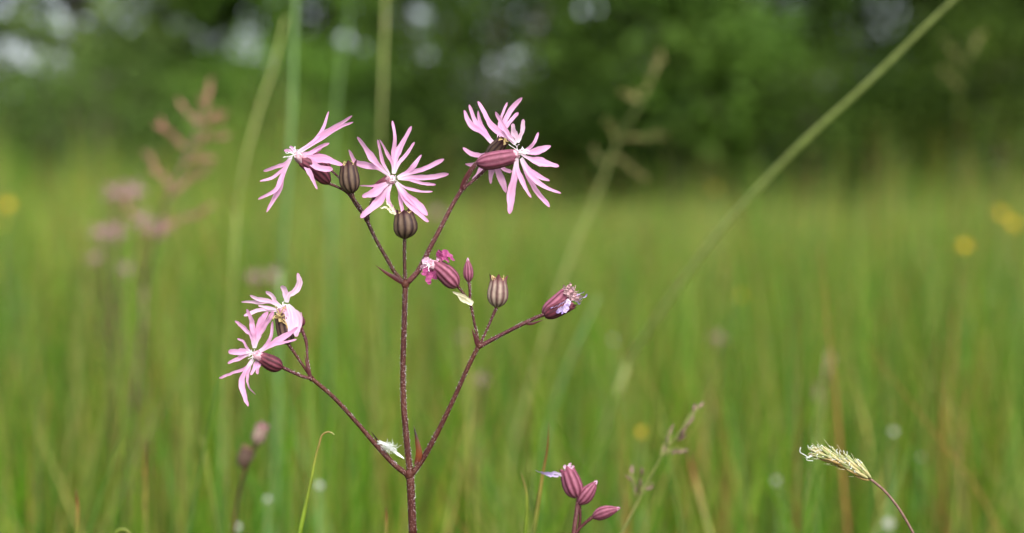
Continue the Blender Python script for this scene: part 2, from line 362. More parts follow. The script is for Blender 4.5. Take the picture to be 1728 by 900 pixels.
# ------------------------------------------------------------------ trees and shrubs behind the meadow
def leaves(cent, spread, n_per, size, pal, rng):
    k = len(cent); n = k * n_per
    c = np.repeat(cent, n_per, 0) + rng.normal(0, 1, (n, 3)) * spread * np.array([1, 1, 0.7])
    c[:, 2] = np.maximum(c[:, 2], 0.08)
    nrm = rng.normal(0, 1, (n, 3)) * 0.8 + np.array([0, -0.25, 0.7]); nrm /= np.linalg.norm(nrm, axis=1)[:, None]
    a = rng.normal(0, 1, (n, 3)); a[:, 2] -= 0.5
    a -= nrm * (a * nrm).sum(1)[:, None]; a /= np.linalg.norm(a, axis=1)[:, None]
    b = np.cross(nrm, a); s = (size * rng.uniform(0.7, 1.3, n))[:, None]
    v = np.empty((n, 6, 3))
    v[:, 0] = c - a * s * 0.5; v[:, 1] = c - a * s * 0.1 + b * s * 0.32 + nrm * s * 0.08; v[:, 2] = c + a * s * 0.25 + b * s * 0.2 + nrm * s * 0.05
    v[:, 3] = c + a * s * 0.55 - nrm * s * 0.1; v[:, 4] = c + a * s * 0.25 - b * s * 0.2 + nrm * s * 0.05; v[:, 5] = c - a * s * 0.1 - b * s * 0.32 + nrm * s * 0.08
    i = (np.arange(n) * 6)[:, None]
    q = np.concatenate([i + np.array([0, 1, 2, 3]), i + np.array([0, 3, 4, 5])], 1).reshape(-1, 4)
    cl = np.repeat(pal[rng.integers(0, len(pal), k)] * rng.uniform(.5, 1.5, (k, 1)), n_per, 0) * rng.uniform(0.75, 1.25, (n, 1))
    return v.reshape(-1, 3), q, np.repeat(cl[:, None], 6, 1).reshape(-1, 3)
G_MID = np.array([[.070, .142, .020], [.090, .175, .024], [.110, .200, .032], [.046, .100, .015]])
G_DARK = np.array([[.034, .070, .010], [.052, .100, .014], [.080, .142, .022], [.018, .040, .006]])
G_PALE = np.array([[.095, .165, .036], [.120, .195, .044], [.076, .140, .028], [.115, .175, .046]])
def tree(name, label, cat, x, y, h, rx, z0, clumps, n_per, size, pal, seed, group, spread=0.24, rtrunk=0.09, multi=1, holes=()):
    rng = np.random.default_rng(seed); rn = random.Random(seed)
    root = empty(name, (x, y, 0)); tag(root, label, cat, group)
    cz, rz = (z0 + h) / 2, (h - z0) / 2
    d = rng.normal(0, 1, (clumps, 3)); d /= np.linalg.norm(d, axis=1)[:, None]
    r = rng.uniform(0.25, 1.0, clumps) ** 0.5
    lump = 1 + 0.22 * np.sin(d[:, 0] * 5 + seed) * np.cos(d[:, 2] * 4 + seed * 2)
    cent = np.stack([x + d[:, 0] * r * rx * lump, y + d[:, 1] * r * rx * 0.8 * lump, cz + d[:, 2] * r * rz * lump], 1)
    parts = []
    for s in range(multi):
        bx = x + (rn.uniform(-.25, .25) if multi > 1 else 0); by = y + (rn.uniform(-.2, .2) if multi > 1 else 0)
        tx, ty = x + rn.uniform(-.4, .4) * rx * (1.2 if multi > 1 else .4), y + rn.uniform(-.3, .3) * rx
        top = h * 0.86
        trunk = [(bx, by, -0.05), (bx * .7 + tx * .3 + rn.uniform(-.08, .08), by * .7 + ty * .3, top * .33), (bx * .35 + tx * .65, by * .35 + ty * .65 + rn.uniform(-.1, .1), top * .66), (tx, ty, top)]
        parts.append(tube(trunk, [rtrunk, rtrunk * .75, rtrunk * .45, 0.012], 8, 16))
        tc = cr(trunk, 20)
        for b in range(10 if multi == 1 else 5):
            tgt = cent[rn.randrange(clumps)]; k = rn.randint(5, 15)
            s0 = np.array(tc[k]); mid = s0 * .5 + tgt * .5 + np.array([0, 0, 0.12 * rx])
            parts.append(tube([tuple(s0), tuple(mid), tuple(tgt)], [rtrunk * .4, rtrunk * .25, 0.006], 6, 9))
    obj('trunk', join(parts), M['bark'], root)
    v, q, c = leaves(cent, spread, n_per, size, pal, rng)
    if holes:                                                   # gaps between the boughs where the sky shows
        lc = v.reshape(-1, 6, 3).mean(1); keep = np.ones(len(lc), bool)
        for hx, hz, hr in holes: keep &= ((lc[:, 0] - hx) ** 2 + (lc[:, 2] - hz) ** 2) > (hr * 1.5) ** 2
        v = v.reshape(-1, 6, 3)[keep].reshape(-1, 3); c = c.reshape(-1, 6, 3)[keep].reshape(-1, 3); m = int(keep.sum())
        i = (np.arange(m) * 6)[:, None]; q = np.concatenate([i + np.array([0, 1, 2, 3]), i + np.array([0, 3, 4, 5])], 1).reshape(-1, 4)
    o = fast_mesh('crown', v - np.array([x, y, 0]), q, c, M['foliage']); o.parent = root
    return root
GT, GS = 'trees behind the meadow', 'shrubs along the meadow edge'
TREES = [
 # name, label, cat, x, y, h, rx, z0, clumps, n_per, size, pal, seed, group
 ('hedge_shrub', 'pale green loose shrub at the meadow edge behind the reddish grass panicle', 'shrub', -4.3, 14.5, 2.2, 1.5, 0.1, 80, 60, .075, G_PALE, 3, GS, .22, .05, 4),
 ('hedge_shrub', 'mid green shrub at the meadow edge behind the upright rush stalk', 'shrub', -2.3, 15.0, 2.3, 1.3, 0.1, 85, 90, .085, G_MID * 1.2, 4, GS, .20, .05, 4),
 ('hedge_shrub', 'dense dark green shrub behind the two upper pink flower heads', 'shrub', -0.2, 14.3, 2.9, 1.5, 0.1, 120, 80, .075, G_DARK, 5, GS, .24, .05, 4),
 ('hedge_shrub', 'broad leaved green shrub behind the drooping straw panicle', 'shrub', 1.5, 14.0, 3.2, 1.2, 0.15, 75, 110, .11, G_MID * .85, 6, GS, .20, .05, 4),
 ('hedge_shrub', 'very dark shrub in the gap beside the broad leaved shrub', 'shrub', 3.0, 14.6, 2.2, 1.3, 0.1, 100, 80, .075, G_DARK, 7, GS, .24, .05, 4),
 ('hedge_shrub', 'dark olive shrub behind the leaning rush stalk and yellow buttercups', 'shrub', 5.0, 14.2, 2.5, 1.6, 0.1, 120, 80, .075, G_DARK * np.array([1.15, 1.05, .9]), 8, GS, .24, .05, 4),
 ('hedge_shrub', 'small pale bush at the far end of the meadow edge', 'shrub', -6.3, 14.0, 2.0, 1.4, 0.1, 80, 60, .075, G_PALE, 9, GS, .22, .05, 4),
 ('hedge_shrub', 'dark shrub at the shaded end of the meadow edge', 'shrub', 7.4, 14.0, 2.6, 1.5, 0.1, 100, 70, .075, G_DARK, 10, GS, .24, .05, 4),
 ('broadleaf_tree', 'airy pale green tree with sky showing through its crown', 'tree', -5.6, 18.5, 7.5, 2.4, 0.6, 300, 90, .14, G_PALE * 1.0, 21, GT, .32, .12, 1),
 ('broadleaf_tree', 'mid green tree between the airy tree and the dark thicket', 'tree', -2.4, 18.0, 7.0, 2.1, 0.5, 260, 90, .14, G_MID * 1.15, 22, GT, .30, .12, 1),
 ('broadleaf_tree', 'tall dark green tree over the dense dark shrub', 'tree', 0.6, 18.3, 8.0, 2.3, 0.4, 240, 90, .12, G_DARK, 23, GT, .30, .14, 1),
 ('broadleaf_tree', 'fresh green tree behind the broad leaved shrub', 'tree', 2.6, 17.2, 6.5, 1.5, 0.8, 110, 80, .11, G_MID * .75, 24, GT, .30, .11, 1),
 ('broadleaf_tree', 'dark tree with bare grey limbs behind the leaning rush stalk', 'tree', 5.2, 18.0, 7.5, 2.3, 0.8, 230, 85, .13, G_DARK, 25, GT, .30, .15, 1),
 ('broadleaf_tree', 'olive green tree beyond the buttercups at the dark end', 'tree', 8.2, 17.6, 7.0, 2.2, 0.5, 150, 80, .10, G_MID, 26, GT, .30, .13, 1),
 ('broadleaf_tree', 'pale tree beyond the small pale bush', 'tree', -8.8, 18.0, 7.0, 2.2, 0.5, 200, 90, .13, G_PALE, 27, GT, .30, .13, 1),
]
BACK = ['past the pale tree at the meadow corner', 'behind the pale tree beyond the small bush', 'behind the airy pale green tree', 'behind the mid green tree',
        'behind the tall dark green tree', 'behind the fresh green tree', 'behind the olive green tree', 'past the olive green tree']
for i, x in enumerate(np.linspace(-13, 13, 8)):      # lower behind the airy trees, so that the sky comes through
    TREES.append(('broadleaf_tree', 'shaded tree in the back row ' + BACK[i], 'tree', float(x), 24.0 + (i % 2) * 1.5, 2.4 if 0 < i < 5 else 5.0 + (i % 3) * .8, 2.3, 0.2, 120, 70, .16, G_DARK * 1.1, 40 + i, 'back row of trees', .36, .14, 1))
GAPS = [(-6.10, 2.95, .16), (-5.35, 3.02, .22), (-6.45, 2.48, .15), (-6.05, 2.44, .12), (-3.80, 2.25, .09), (-3.22, 2.75, .13), (-3.45, 2.46, .11), (-3.12, 2.42, .12), (-2.36, 2.80, .14),
        (-1.16, 2.92, .12), (0.27, 2.35, .11), (-4.75, 3.45, .18), (-2.75, 3.4, .15), (-7.0, 3.1, .22), (-7.4, 2.5, .2), (1.9, 2.85, .09), (-5.95, 2.98, .14), (-5.1, 2.9, .12), (-3.3, 2.6, .12)]
gr_ = random.Random(4)
GAPS += [(gr_.uniform(-8, 8.5), gr_.uniform(2.05, 3.7), gr_.uniform(.05, .11)) for _ in range(46)]
for t in TREES: tree(*t[:14], spread=t[14], rtrunk=t[15], multi=t[16], holes=GAPS)

# ------------------------------------------------------------------ flower parts (photo-pixel space of the plane of the flowers, z = depth)
def petal_mesh(base, lobes, claw=3.0, zb=0.0, zt=0.0, rows=18, twist=0.35, keel=0.30, crumple=0.0, seed=0, D=FOCUS, nrm=(0, 0, -1)):
    """one petal cut into lobes: lobes = [(half width, via..., tip), ...] in order across the petal; lobes share webs near the claw"""
    rn = random.Random(seed); nr = Vector(nrm).normalized()
    b = V3(base); b.z += zb
    wob = [rn.uniform(0, 6.28) for _ in lobes]
    C = []
    first, last = V3(lobes[0][-1]), V3(lobes[-1][-1])
    mid = sum((V3(q[-1]) for q in lobes), Vector()) / len(lobes)
    ax = (mid - V3(base)); ax.z = 0; ax.normalize()
    wd = nr.cross(ax).normalized()
    sgn = 1.0
    if len(lobes) > 1 and (last - first).dot(wd) < 0: sgn = -1.0
    nL = len(lobes)
    for i, q in enumerate(lobes):
        pts = [V3(p) for p in q[1:]]
        L = (pts[-1] - V3(base)).length
        jit = rn.uniform(-0.12, 0.12) * L
        for p in pts:
            k = min(1, (Vector((p.x, p.y, 0)) - Vector((base[0], base[1], 0))).length / max(L, 1))
            p.z += zb + (zt + jit - zb) * k + math.sin(k * 3.1) * L * rn.uniform(-0.05, 0.08)
        off = wd * (sgn * claw * (2 * (i + 0.5) / nL - 1))
        cl = [Vector(p) for p in cr([tuple(b + off)] + [tuple(p) for p in pts], rows)]
        for k in range(rows):                                    # slight waviness along the lobe
            t = k / (rows - 1); am = min(2.2, L * 0.035) * t * (1.15 - t)
            cl[k] += wd * (am * math.sin(t * 8 + wob[i])) + Vector((0, 0, am * 1.6 * math.sin(t * 10 + wob[i] * 2)))
        C.append(cl)
    def hw(i, k):
        t = k / (rows - 1); w = lobes[i][0] * .93; w0 = claw / nL
        a = w0 + (w * 1.06 - w0) * min(1, t / 0.5) ** 0.9; a *= 1 + 0.14 * math.sin(t * 9 + wob[i])
        e = 1.0 if t < .5 else 1 - .38 * ((t - .5) / .4) if t < 0.9 else .62 * math.sqrt(max(0.0, 1 - ((t - 0.9) / 0.105) ** 2))
        return max(0.25, a * e)
    def side(i, k):
        t = (C[i][min(k + 1, rows - 1)] - C[i][max(k - 1, 0)]).normalized()
        s = nr.cross(t)
        if s.length < 0.2: s = Vector((t.y, -t.x, 0.3)) * -1
        s.normalize(); s *= sgn
        ang = tw[i] * (k / (rows - 1)) ** 1.5
        return (Matrix.Rotation(ang, 3, t) @ s)
    tw = [rn.uniform(-1, 1) * twist * 2 for _ in lobes]
    split = []
    for i in range(nL - 1):
        ks = 0
        for k in range(rows):
            if (C[i][k] - C[i + 1][k]).length > (hw(i, k) + hw(i + 1, k)) * 0.92: break
            ks = k
        split.append(min(ks, rows - 3))
    v, f, u, index = [], [], [], {}
    def add(key, p, uv):
        if key not in index:
            index[key] = len(v); v.append(p); u.append(uv)
        return index[key]
    for i in range(nL):
        prev = None
        for k in range(rows):
            s, w, c = side(i, k), hw(i, k), C[i][k].copy()
            cr_ = Vector((rn.gauss(0, 1), rn.gauss(0, 1), rn.gauss(0, 1))) * crumple if k else Vector()
            c += cr_; t = k / (rows - 1)
            if i > 0 and k <= split[i - 1]: a = add(('w', i - 1, k), (C[i - 1][k] + C[i][k]) * 0.5 - nr * w * 0.12, (i / nL, t))
            else: a = add(('l', i, k), c - s * w * (1 + rn.gauss(0, .09)) + nr * w * keel * 0.4, (i / nL, t))
            m_ = add(('m', i, k), c - nr * w * keel, ((i + .5) / nL, t))
            if i < nL - 1 and k <= split[i]: e = add(('w', i, k), (C[i][k] + C[i + 1][k]) * 0.5 - nr * w * 0.12, ((i + 1) / nL, t))
            else: e = add(('r', i, k), c + s * w * (1 + rn.gauss(0, .09)) + nr * w * keel * 0.4, ((i + 1) / nL, t))
            if prev:
                f.append((prev[0], prev[1], m_, a)); f.append((prev[1], prev[2], e, m_))
            prev = (a, m_, e)
    return [P(p, D) for p in v], f, u
PROF = {
 'tube': [(0, .30), (.06, .55), (.18, .86), (.35, 1.0), (.6, 1.0), (.82, .90), (1, .78)],
 'capsule': [(0, .22), (.06, .50), (.18, .82), (.36, 1.0), (.6, 1.0), (.85, .86), (1, .78)],
 'bud': [(0, .28), (.08, .55), (.22, .88), (.42, 1.0), (.65, .90), (.85, .62), (1, .32)],
}
def calyx_mesh(base, top, width, prof='tube', teeth=7.0, flare=0.0, D=FOCUS, segs=40, rows=14, rib=0.05, seed=0):
    rn = random.Random(seed)
    b, t = V3(base), V3(top); ax = (t - b); L = ax.length; ax.normalize()
    e1 = ax.cross(Vector((0.3, 0.2, 1))).normalized(); e2 = ax.cross(e1)
    pr = PROF[prof]; v, f, u = [], [], []
    tl = [teeth * rn.uniform(0.7, 1.3) for _ in range(5)]
    bend = e1 * rn.uniform(-.06, .06) * L
    for k in range(rows + 2):
        q = min(1.0, k / (rows - 1)); r0 = float(np.interp(q, [p[0] for p in pr], [p[1] for p in pr])) * width / 2
        for j in range(segs):
            a = 2 * math.pi * j / segs; r = r0 * (1 + rib * math.cos(10 * a)); h = L * q
            if k >= rows:                                   # five pointed teeth
                g = (k - rows + 1) / 2; ph = (a * 5 / (2 * math.pi)) % 1.0; tri = 1 - abs(ph - 0.5) * 2
                n5 = int(a * 5 / (2 * math.pi)) % 5
                h += max(0, tri) * tl[n5] * g; r *= 1 + flare * g * tri - 0.10 * g
            v.append(b + ax * h + bend * math.sin(q * 3.14) + e1 * (math.cos(a) * r) + e2 * (math.sin(a) * r))
            u.append((j / segs if j < segs else 1, min(1, (k / (rows + 1)))))
        if k:
            o = (k - 1) * segs
            for j in range(segs):
                j2 = (j + 1) % segs
                f.append((o + j, o + j2, o + segs + j2, o + segs + j))
    f.append(tuple(range(segs - 1, -1, -1)))
    return [P(p, D) for p in v], f, u
def curl(p0, dirn, length, seed, n=4, wob=0.5):
    rn = random.Random(seed); p = V3(p0); d = V3(dirn).normalized(); out = [tuple(p)]
    for k in range(n):
        d = (d + Vector((rn.gauss(0, wob), rn.gauss(0, wob), rn.gauss(0, wob)))).normalized()
        p = p + d * length / n; out.append(tuple(p))
    return out
def filaments(centre, axis, n, length, seed, spread=0.7, r=0.55, D=FOCUS, wob=0.35):
    rn = random.Random(seed); parts = []; ax = V3(axis).normalized()
    for i in range(n):
        d = ax + Vector((rn.gauss(0, spread), rn.gauss(0, spread), rn.gauss(0, spread)))
        c = V3(centre) + Vector((rn.uniform(-3, 3), rn.uniform(-3, 3), rn.uniform(-2, 2)))
        parts.append(ptube(curl(c, d, length * rn.uniform(.6, 1.2), seed * 31 + i, 4, wob), [r, r, r * .7, r * 1.2], D, segs=5, n=10))
    return join(parts)
def ragged_flower(parent, name, spec, D=FOCUS):
    """spec: calyx (base, top, width, material), centre, axis, petals [(base, lobes, zb, zt, opts)]"""
    fl = empty(name, P(spec['calyx'][0], D), parent)
    if spec.get('label'): fl['label'] = spec['label']
    cb, ct, cw, cm = spec['calyx'][:4]
    obj('calyx', calyx_mesh(cb, ct, cw, 'tube', seed=spec['seed'], D=D), M[cm], fl)
    for i, p in enumerate(spec['petals']):
        o = dict(p[4]) if len(p) > 4 else {}
        mt = o.pop('mat', spec.get('mat', 'petal'))
        obj('petal', petal_mesh(p[0], p[1], zb=p[2], zt=p[3], seed=spec['seed'] * 17 + i, D=D, **o), M[mt], fl, sub=1)
    c, ax = spec['centre'], spec['axis']
    if spec.get('fil', 1):
        cv, cx_ = V3(c), V3(ax).normalized()
        obj('throat', ptube([tuple(V3(ct)), tuple(V3(ct).lerp(cv, .6)), tuple(cv + cx_ * 1.0), tuple(cv + cx_ * 3.0)], [cw * .28, 8.6, 8.0, 2.0], D, segs=12, rib=.15), M['throat'], fl)
    if spec.get('fil', 1):
        obj('stamen', filaments(c, ax, spec.get('nfil', 12), spec.get('lfil', 16), spec['seed'] + 5, D=D), M['filament'], fl)
    return fl
def bract_mesh(pp, wmax, D=FOCUS, rows=12):
    """narrow folded leaf through photo points"""
    c = [Vector(p) for p in cr([tuple(V3(p)) for p in pp], rows)]; v, f, u = [], [], []
    for k in range(rows):
        t = (c[min(k + 1, rows - 1)] - c[max(k - 1, 0)]).normalized(); s = Vector((0, 0, -1)).cross(t).normalized()
        q = k / (rows - 1); w = wmax * (0.55 + 0.45 * min(1, q * 4)) * max(0.07, 1 - q ** 1.5)
        for a, zz in ((-1, -w * .5), (0, w * .35), (1, -w * .5)):
            p = c[k] + s * w * a; p.z += zz; v.append(p); u.append(((a + 1) / 2, q))
        for a, zz in ((1, -w * .5 + 0.9), (0, w * .35 + 1.4), (-1, -w * .5 + 0.9)):
            p = c[k] + s * w * a * .96; p.z += zz; v.append(p); u.append(((a + 1) / 2, q))
        if k:
            o = (k - 1) * 6
            for j in range(6): f.append((o + j, o + (j + 1) % 6, o + 6 + (j + 1) % 6, o + 6 + j))
    f.append((0, 1, 2, 3, 4, 5)); f.append(tuple(range(len(v) - 1, len(v) - 7, -1)))
    return [P(p, D) for p in v], f, u
def hair_mesh(pp, rpx, n, seed, D=FOCUS, ln=2.2):
    """short stiff hairs along a stem"""
    rn = random.Random(seed); c = cr([tuple(V3(p)) for p in pp], 40); parts = []
    rr = np.interp(np.linspace(0, 1, 40), np.linspace(0, 1, len(rpx)), rpx)
    v, f = [], []
    for i in range(n):
        k = rn.randrange(39); q = rn.random(); p = Vector(c[k] * (1 - q) + c[k + 1] * q); t = Vector(c[k + 1] - c[k]).normalized()
        a = rn.uniform(0, 6.283); e1 = t.orthogonal().normalized(); e2 = t.cross(e1)
        d = e1 * math.cos(a) + e2 * math.sin(a); s = t.cross(d)
        p0 = p + d * rr[k] * 0.9; tip = p + d * (rr[k] + ln * rn.uniform(.4, 1.2)) + t * rn.uniform(-.8, .8)
        n0 = len(v); v += [p0 + s * .3, p0 - s * .3, p0 + t * .5, tip]; f += [(n0, n0 + 1, n0 + 3), (n0 + 1, n0 + 2, n0 + 3), (n0 + 2, n0, n0 + 3)]
    return [P(p, D) for p in v], f
def c1(x, y, z=0): return (420 + x / 3.461, 160 + y / 3.461, z)       # measuring sheets of the photograph
def c2(x, y, z=0): return (740 + x / 3.4625, 140 + y / 3.4625, z)
def c3(x, y, z=0): return (360 + x / 3.4625, 440 + y / 3.4625, z)
def c4(x, y, z=0): return (620 + x / 4.09, 400 + y / 4.09, z)

# ------------------------------------------------------------------ the ragged robin in focus
gb = at(704, 1000, FOCUS); gb = Vector((gb.x + 0.012, gb.y, 0.0))
robin = empty('ragged_robin', gb)
tag(robin, 'tall maroon stemmed wildflower with ragged pink blossoms, buds and striped seed capsules', 'wildflower')
low = [P((697, 905))]
vis = [(697, 905), (692, 800), (686, 740), (681, 680), (680, 620), (682, 550), (684, 482)]
st = [gb + Vector((0, 0, -0.02)), gb + Vector((-0.004, 0, 0.2)), P((708, 1080))] + [P(p) for p in vis]
obj('stem', join([tube(st[:4], [9 * S, 8.4 * S, 7 * S], 12, 24), tube(st[3:5], [7 * S, 6.8 * S], 12, 8), tube(st[4:], [5.6 * S, 5.2 * S, 4.9 * S, 4.7 * S, 4.6 * S, 4.6 * S], 12, 40)]), M['stem'], robin)
def branch(name, pp, rr, mat='stem', hairs=60, seed=1):
    rr = [r * .93 for r in rr]; b = obj(name, ptube(pp, rr, segs=10), M[mat], robin)
    if hairs: tag(obj('hair', hair_mesh(pp, rr, hairs, seed), M['filament'], b), kind='stuff')
    return b
tag(obj('hair', hair_mesh(vis, [6.9, 6.8, 5.2, 4.9, 4.7, 4.6, 4.6], 700, 3), M['filament'], robin), kind='stuff')
node = lambda x, y, r, mat='stem', z=0: obj('stem_node', ptube([(x, y - r * 1.0, z), (x, y - r * .4, z), (x, y + r * .3, z), (x, y + r * 1.1, z)], [r * .6, r, r * .95, r * .6], segs=10, n=10), M[mat], robin)
node(691, 801, 8.5); node(684, 480, 7.0); node(619, 369, 5.0, 'stem_dark'); node(808, 583, 5.5); node(526, 639, 4.5); node(782, 316, 5.2, 'stem_pink')
# lower pair of branches
branch('branch', [(690, 803), (672, 790), (640, 757), (600, 711), (560, 668, -6), (526, 639, -10)], [5.2, 4.8, 4.2, 3.9, 3.8, 3.8], hairs=150, seed=4)
branch('branch', [(694, 802), (708, 783), (735, 736), (770, 664), (792, 615), (808, 583)], [5.4, 5.0, 4.4, 4.1, 4.0, 4.2], hairs=170, seed=5)
# upper three
branch('branch', [(682, 478), (668, 462), (650, 432), (632, 400), (618, 369)], [4.2, 3.6, 3.3, 3.3, 3.5], 'stem_dark', 90, 6)
branch('branch', [(684, 482), (683, 455), (682.5, 425), (683, 400)], [3.6, 3.2, 3.1, 3.4], 'stem_dark', 60, 7)
branch('branch', [(687, 478), (703, 461), (725, 420), (750, 372), (768, 338), (782, 316)], [5.0, 5.0, 4.2, 4.0, 3.8, 3.8], 'stem_pink', 110, 8)
# pedicels
branch('pedicel', [(618, 370), (606, 348), (596, 333), (594, 324)], [3.3, 3.0, 2.8, 3.2], 'stem_dark', 40, 9)
branch('pedicel', [(616, 366, 4), (603, 350, 6), (585, 325, 8), (570, 316, 8), (555, 310, 8)], [2.8, 2.4, 2.2, 2.2, 2.6], 'stem_pink', 40, 10)
branch('pedicel', [(612, 358, 5), (592, 327, 10), (572, 300, 16), (556, 285, 20)], [2.4, 2.0, 2.0, 2.0], 'stem_pink', 20, 51)
branch('pedicel', [(619, 369, 4), (624, 356, 8), (626, 344, 14), (631, 333, 20)], [3.0, 2.6, 2.6, 3.0], 'stem_dark', 20, 11)
branch('pedicel', [(781, 317), (790, 298), (798, 284), (806, 276)], [3.6, 3.4, 3.4, 4.0], 'stem_pink', 40, 12)
branch('pedicel', [(783, 317, 4), (797, 306, 14), (812, 293, 30), (824, 281, 44)], [3.0, 2.8, 3.0, 3.4], 'stem_pink', 30, 13)
branch('pedicel', [(526, 639, -10), (512, 636, -12), (495, 629, -16), (476, 620, -18)], [3.4, 3.0, 2.9, 3.2], 'stem_pink', 40, 14)
branch('pedicel', [(526, 638, -10), (512, 618, -8), (497, 596, -4), (486, 580, 0)], [3.0, 2.5, 2.6, 3.2], 'stem', 50, 15)
branch('pedicel', [(524, 637, -8), (519, 606, -2), (516, 574, 4), (511, 560, 6), (508, 552, 8)], [3.0, 2.2, 2.2, 3.2, 3.0], 'stem_pink', 40, 16)
branch('pedicel', [(808, 582), (801, 548), (796, 522), (793, 508)], [3.4, 2.6, 2.4, 2.8], 'stem', 60, 17)
branch('pedicel', [(793, 509), (793, 495), (792, 482), (791, 474)], [2.6, 2.5, 2.6, 3.0], 'stem_pink', 30, 18)
branch('pedicel', [(793, 510), (785, 499), (777, 489), (772, 483)], [2.6, 2.4, 2.4, 3.0], 'stem', 20, 19)
branch('pedicel', [(810, 581), (820, 560), (830, 537), (838, 519)], [2.6, 2.2, 2.4, 3.2], 'stem_pink', 50, 20)
branch('pedicel', [(809, 585), (835, 571), (862, 557), (890, 543), (905, 536), (918, 531)], [4.4, 3.8, 3.4, 3.6, 3.4, 3.4], 'stem_pink', 90, 21)
# bracts at the nodes
for pp, w, mt in (([(681, 479, -3), (668, 470, -6), (652, 461, -8), (634, 448, -10)], 5.0, 'bract'),
                  ([(702, 785, -2), (707, 768, -4), (704, 745, -2), (698, 718, 4)], 6.5, 'bract_rust'),
                  ([(668, 788, 4), (652, 768, 6), (638, 745, 6), (624, 725, 4)], 4.2, 'bract_rust'),
                  ([(806, 586, -3), (803, 573, -5), (799, 563, -6), (796, 553, -6)], 4.2, 'bract'),
                  ([(886, 546, -2), (900, 546, -3), (908, 543, -3), (917, 540, -2)], 3.2, 'bract'),
                  ([(523, 637, -12), (519, 622, -14), (516, 608, -12), (513, 598, -10)], 3.2, 'bract'),
                  ([(776, 322, -3), (781, 308, -6), (789, 292, -8), (806, 268, -9)], 3.0, 'bract'),
                  ([(507, 562, 2), (503, 553, 0), (505, 546, 0), (509, 536, 2)], 4.0, 'bract')):
    obj('bract', bract_mesh(pp, w), M[mt], robin)
# long narrow stem leaves lower down
for zz, sx, ll in ((0.26, 1, .09), (0.26, -1, .085), (0.13, 1, .11), (0.13, -1, .10)):
    b0 = gb + Vector((-0.004, 0, zz)); v, f = [], []
    for k in range(8):
        q = k / 7; p = b0 + Vector((sx * ll * q * .8, -0.01 * sx * q, ll * (q * .9 - q * q * .35))); w = 0.006 * max(.08, math.sin(min(1, q + .12) * 3.0) ** .7)
        v += [p + Vector((0, -w, w * .3)), p, p + Vector((0, w, w * .3))]
        if k: o = (k - 1) * 3; f += [(o, o + 1, o + 4, o + 3), (o + 1, o + 2, o + 5, o + 4)]
    obj('leaf', (v, f), M['leaf'], robin)

# the star shaped flower facing the camera
ragged_flower(robin, 'flower', dict(seed=2, label='open pink star-shaped flower facing forward', calyx=((631, 333, 20), (655, 306, 6), 26, 'calyx_maroon'), centre=c1(842, 492, -4), axis=(0.1, 0.1, -1), nfil=14, lfil=9, petals=[
    (c1(820, 472), [(5.4, c1(760, 435), c1(690, 412), c1(625, 395), c1(583, 322)), (5.6, c1(750, 405), c1(700, 335), c1(632, 247)), (3.2, c1(790, 410), c1(768, 345), c1(753, 262))], -2, -14),
    (c1(846, 462), [(3.0, c1(835, 400), c1(805, 335), c1(762, 262)), (4.0, c1(845, 360), c1(852, 260), c1(838, 152)), (5.4, c1(862, 365), c1(898, 280), c1(950, 184)), (3.8, c1(872, 410), c1(910, 360), c1(968, 277))], -2, -6),
    (c1(868, 486), [(4.2, c1(910, 458), c1(955, 425), c1(1008, 350)), (5.0, c1(935, 460), c1(1020, 432), c1(1140, 378)), (5.6, c1(945, 485), c1(1050, 480), c1(1168, 464)), (3.4, c1(940, 498), c1(1010, 515), c1(1092, 527))], -2, -4),
    (c1(860, 512), [(2.6, c1(910, 540), c1(985, 562), c1(1074, 566)), (7.2, c1(910, 580), c1(975, 630), c1(1042, 706)), (6.2, c1(900, 590), c1(955, 655), c1(1050, 742)), (4.2, c1(880, 565), c1(890, 635), c1(908, 712))], -2, -12),
    (c1(830, 510), [(2.2, c1(780, 520), c1(720, 532), c1(648, 532)), (7.6, c1(775, 545), c1(725, 572), c1(662, 596)), (7.4, c1(795, 570), c1(735, 645), c1(652, 718)), (4.0, c1(815, 575), c1(820, 635), c1(858, 690))], -2, -16)]))
# the flower turned to the side
ragged_flower(robin, 'flower', dict(seed=3, label='pink flower seen from the side, facing away to the open meadow', calyx=((556, 309, 8), (512, 272, 2), 27, 'calyx_maroon'), centre=c1(275, 345, -2), axis=(-0.75, -0.55, -0.2), nfil=16, lfil=20, petals=[
    (c1(282, 342), [(3.2, c1(390, 255), c1(435, 195), c1(466, 97)), (5.2, c1(405, 255), c1(490, 200), c1(602, 122)), (3.8, c1(415, 260), c1(520, 195), c1(610, 160))], 2, 14),
    (c1(285, 345), [(4.2, c1(350, 345), c1(405, 310), c1(470, 284)), (2.8, c1(345, 355), c1(385, 335), c1(425, 318))], 2, 24),
    (c1(285, 350), [(7.2, c1(360, 368), c1(450, 378), c1(548, 410)), (7.0, c1(350, 385), c1(410, 425), c1(490, 436)), (4.0, c1(320, 400), c1(360, 470), c1(400, 552))], -4, -22),
    (c1(248, 362), [(3.8, c1(215, 398), c1(155, 425), c1(84, 446)), (3.2, c1(205, 430), c1(150, 478), c1(62, 505)), (4.2, c1(205, 450), c1(150, 560), c1(54, 612)), (5.0, c1(205, 460), c1(160, 580), c1(104, 687))], -2, 0),
    (c1(275, 335), [(3.4, c1(250, 330), c1(228, 326), c1(205, 325)), (3.0, c1(262, 320), c1(248, 308), c1(236, 305))], 6, 30)]))
# another, closed calyx just behind it
obj('calyx', calyx_mesh((556, 285, 20), (532, 260, 22), 22, 'bud', 4, seed=6), M['calyx_maroon'], robin)
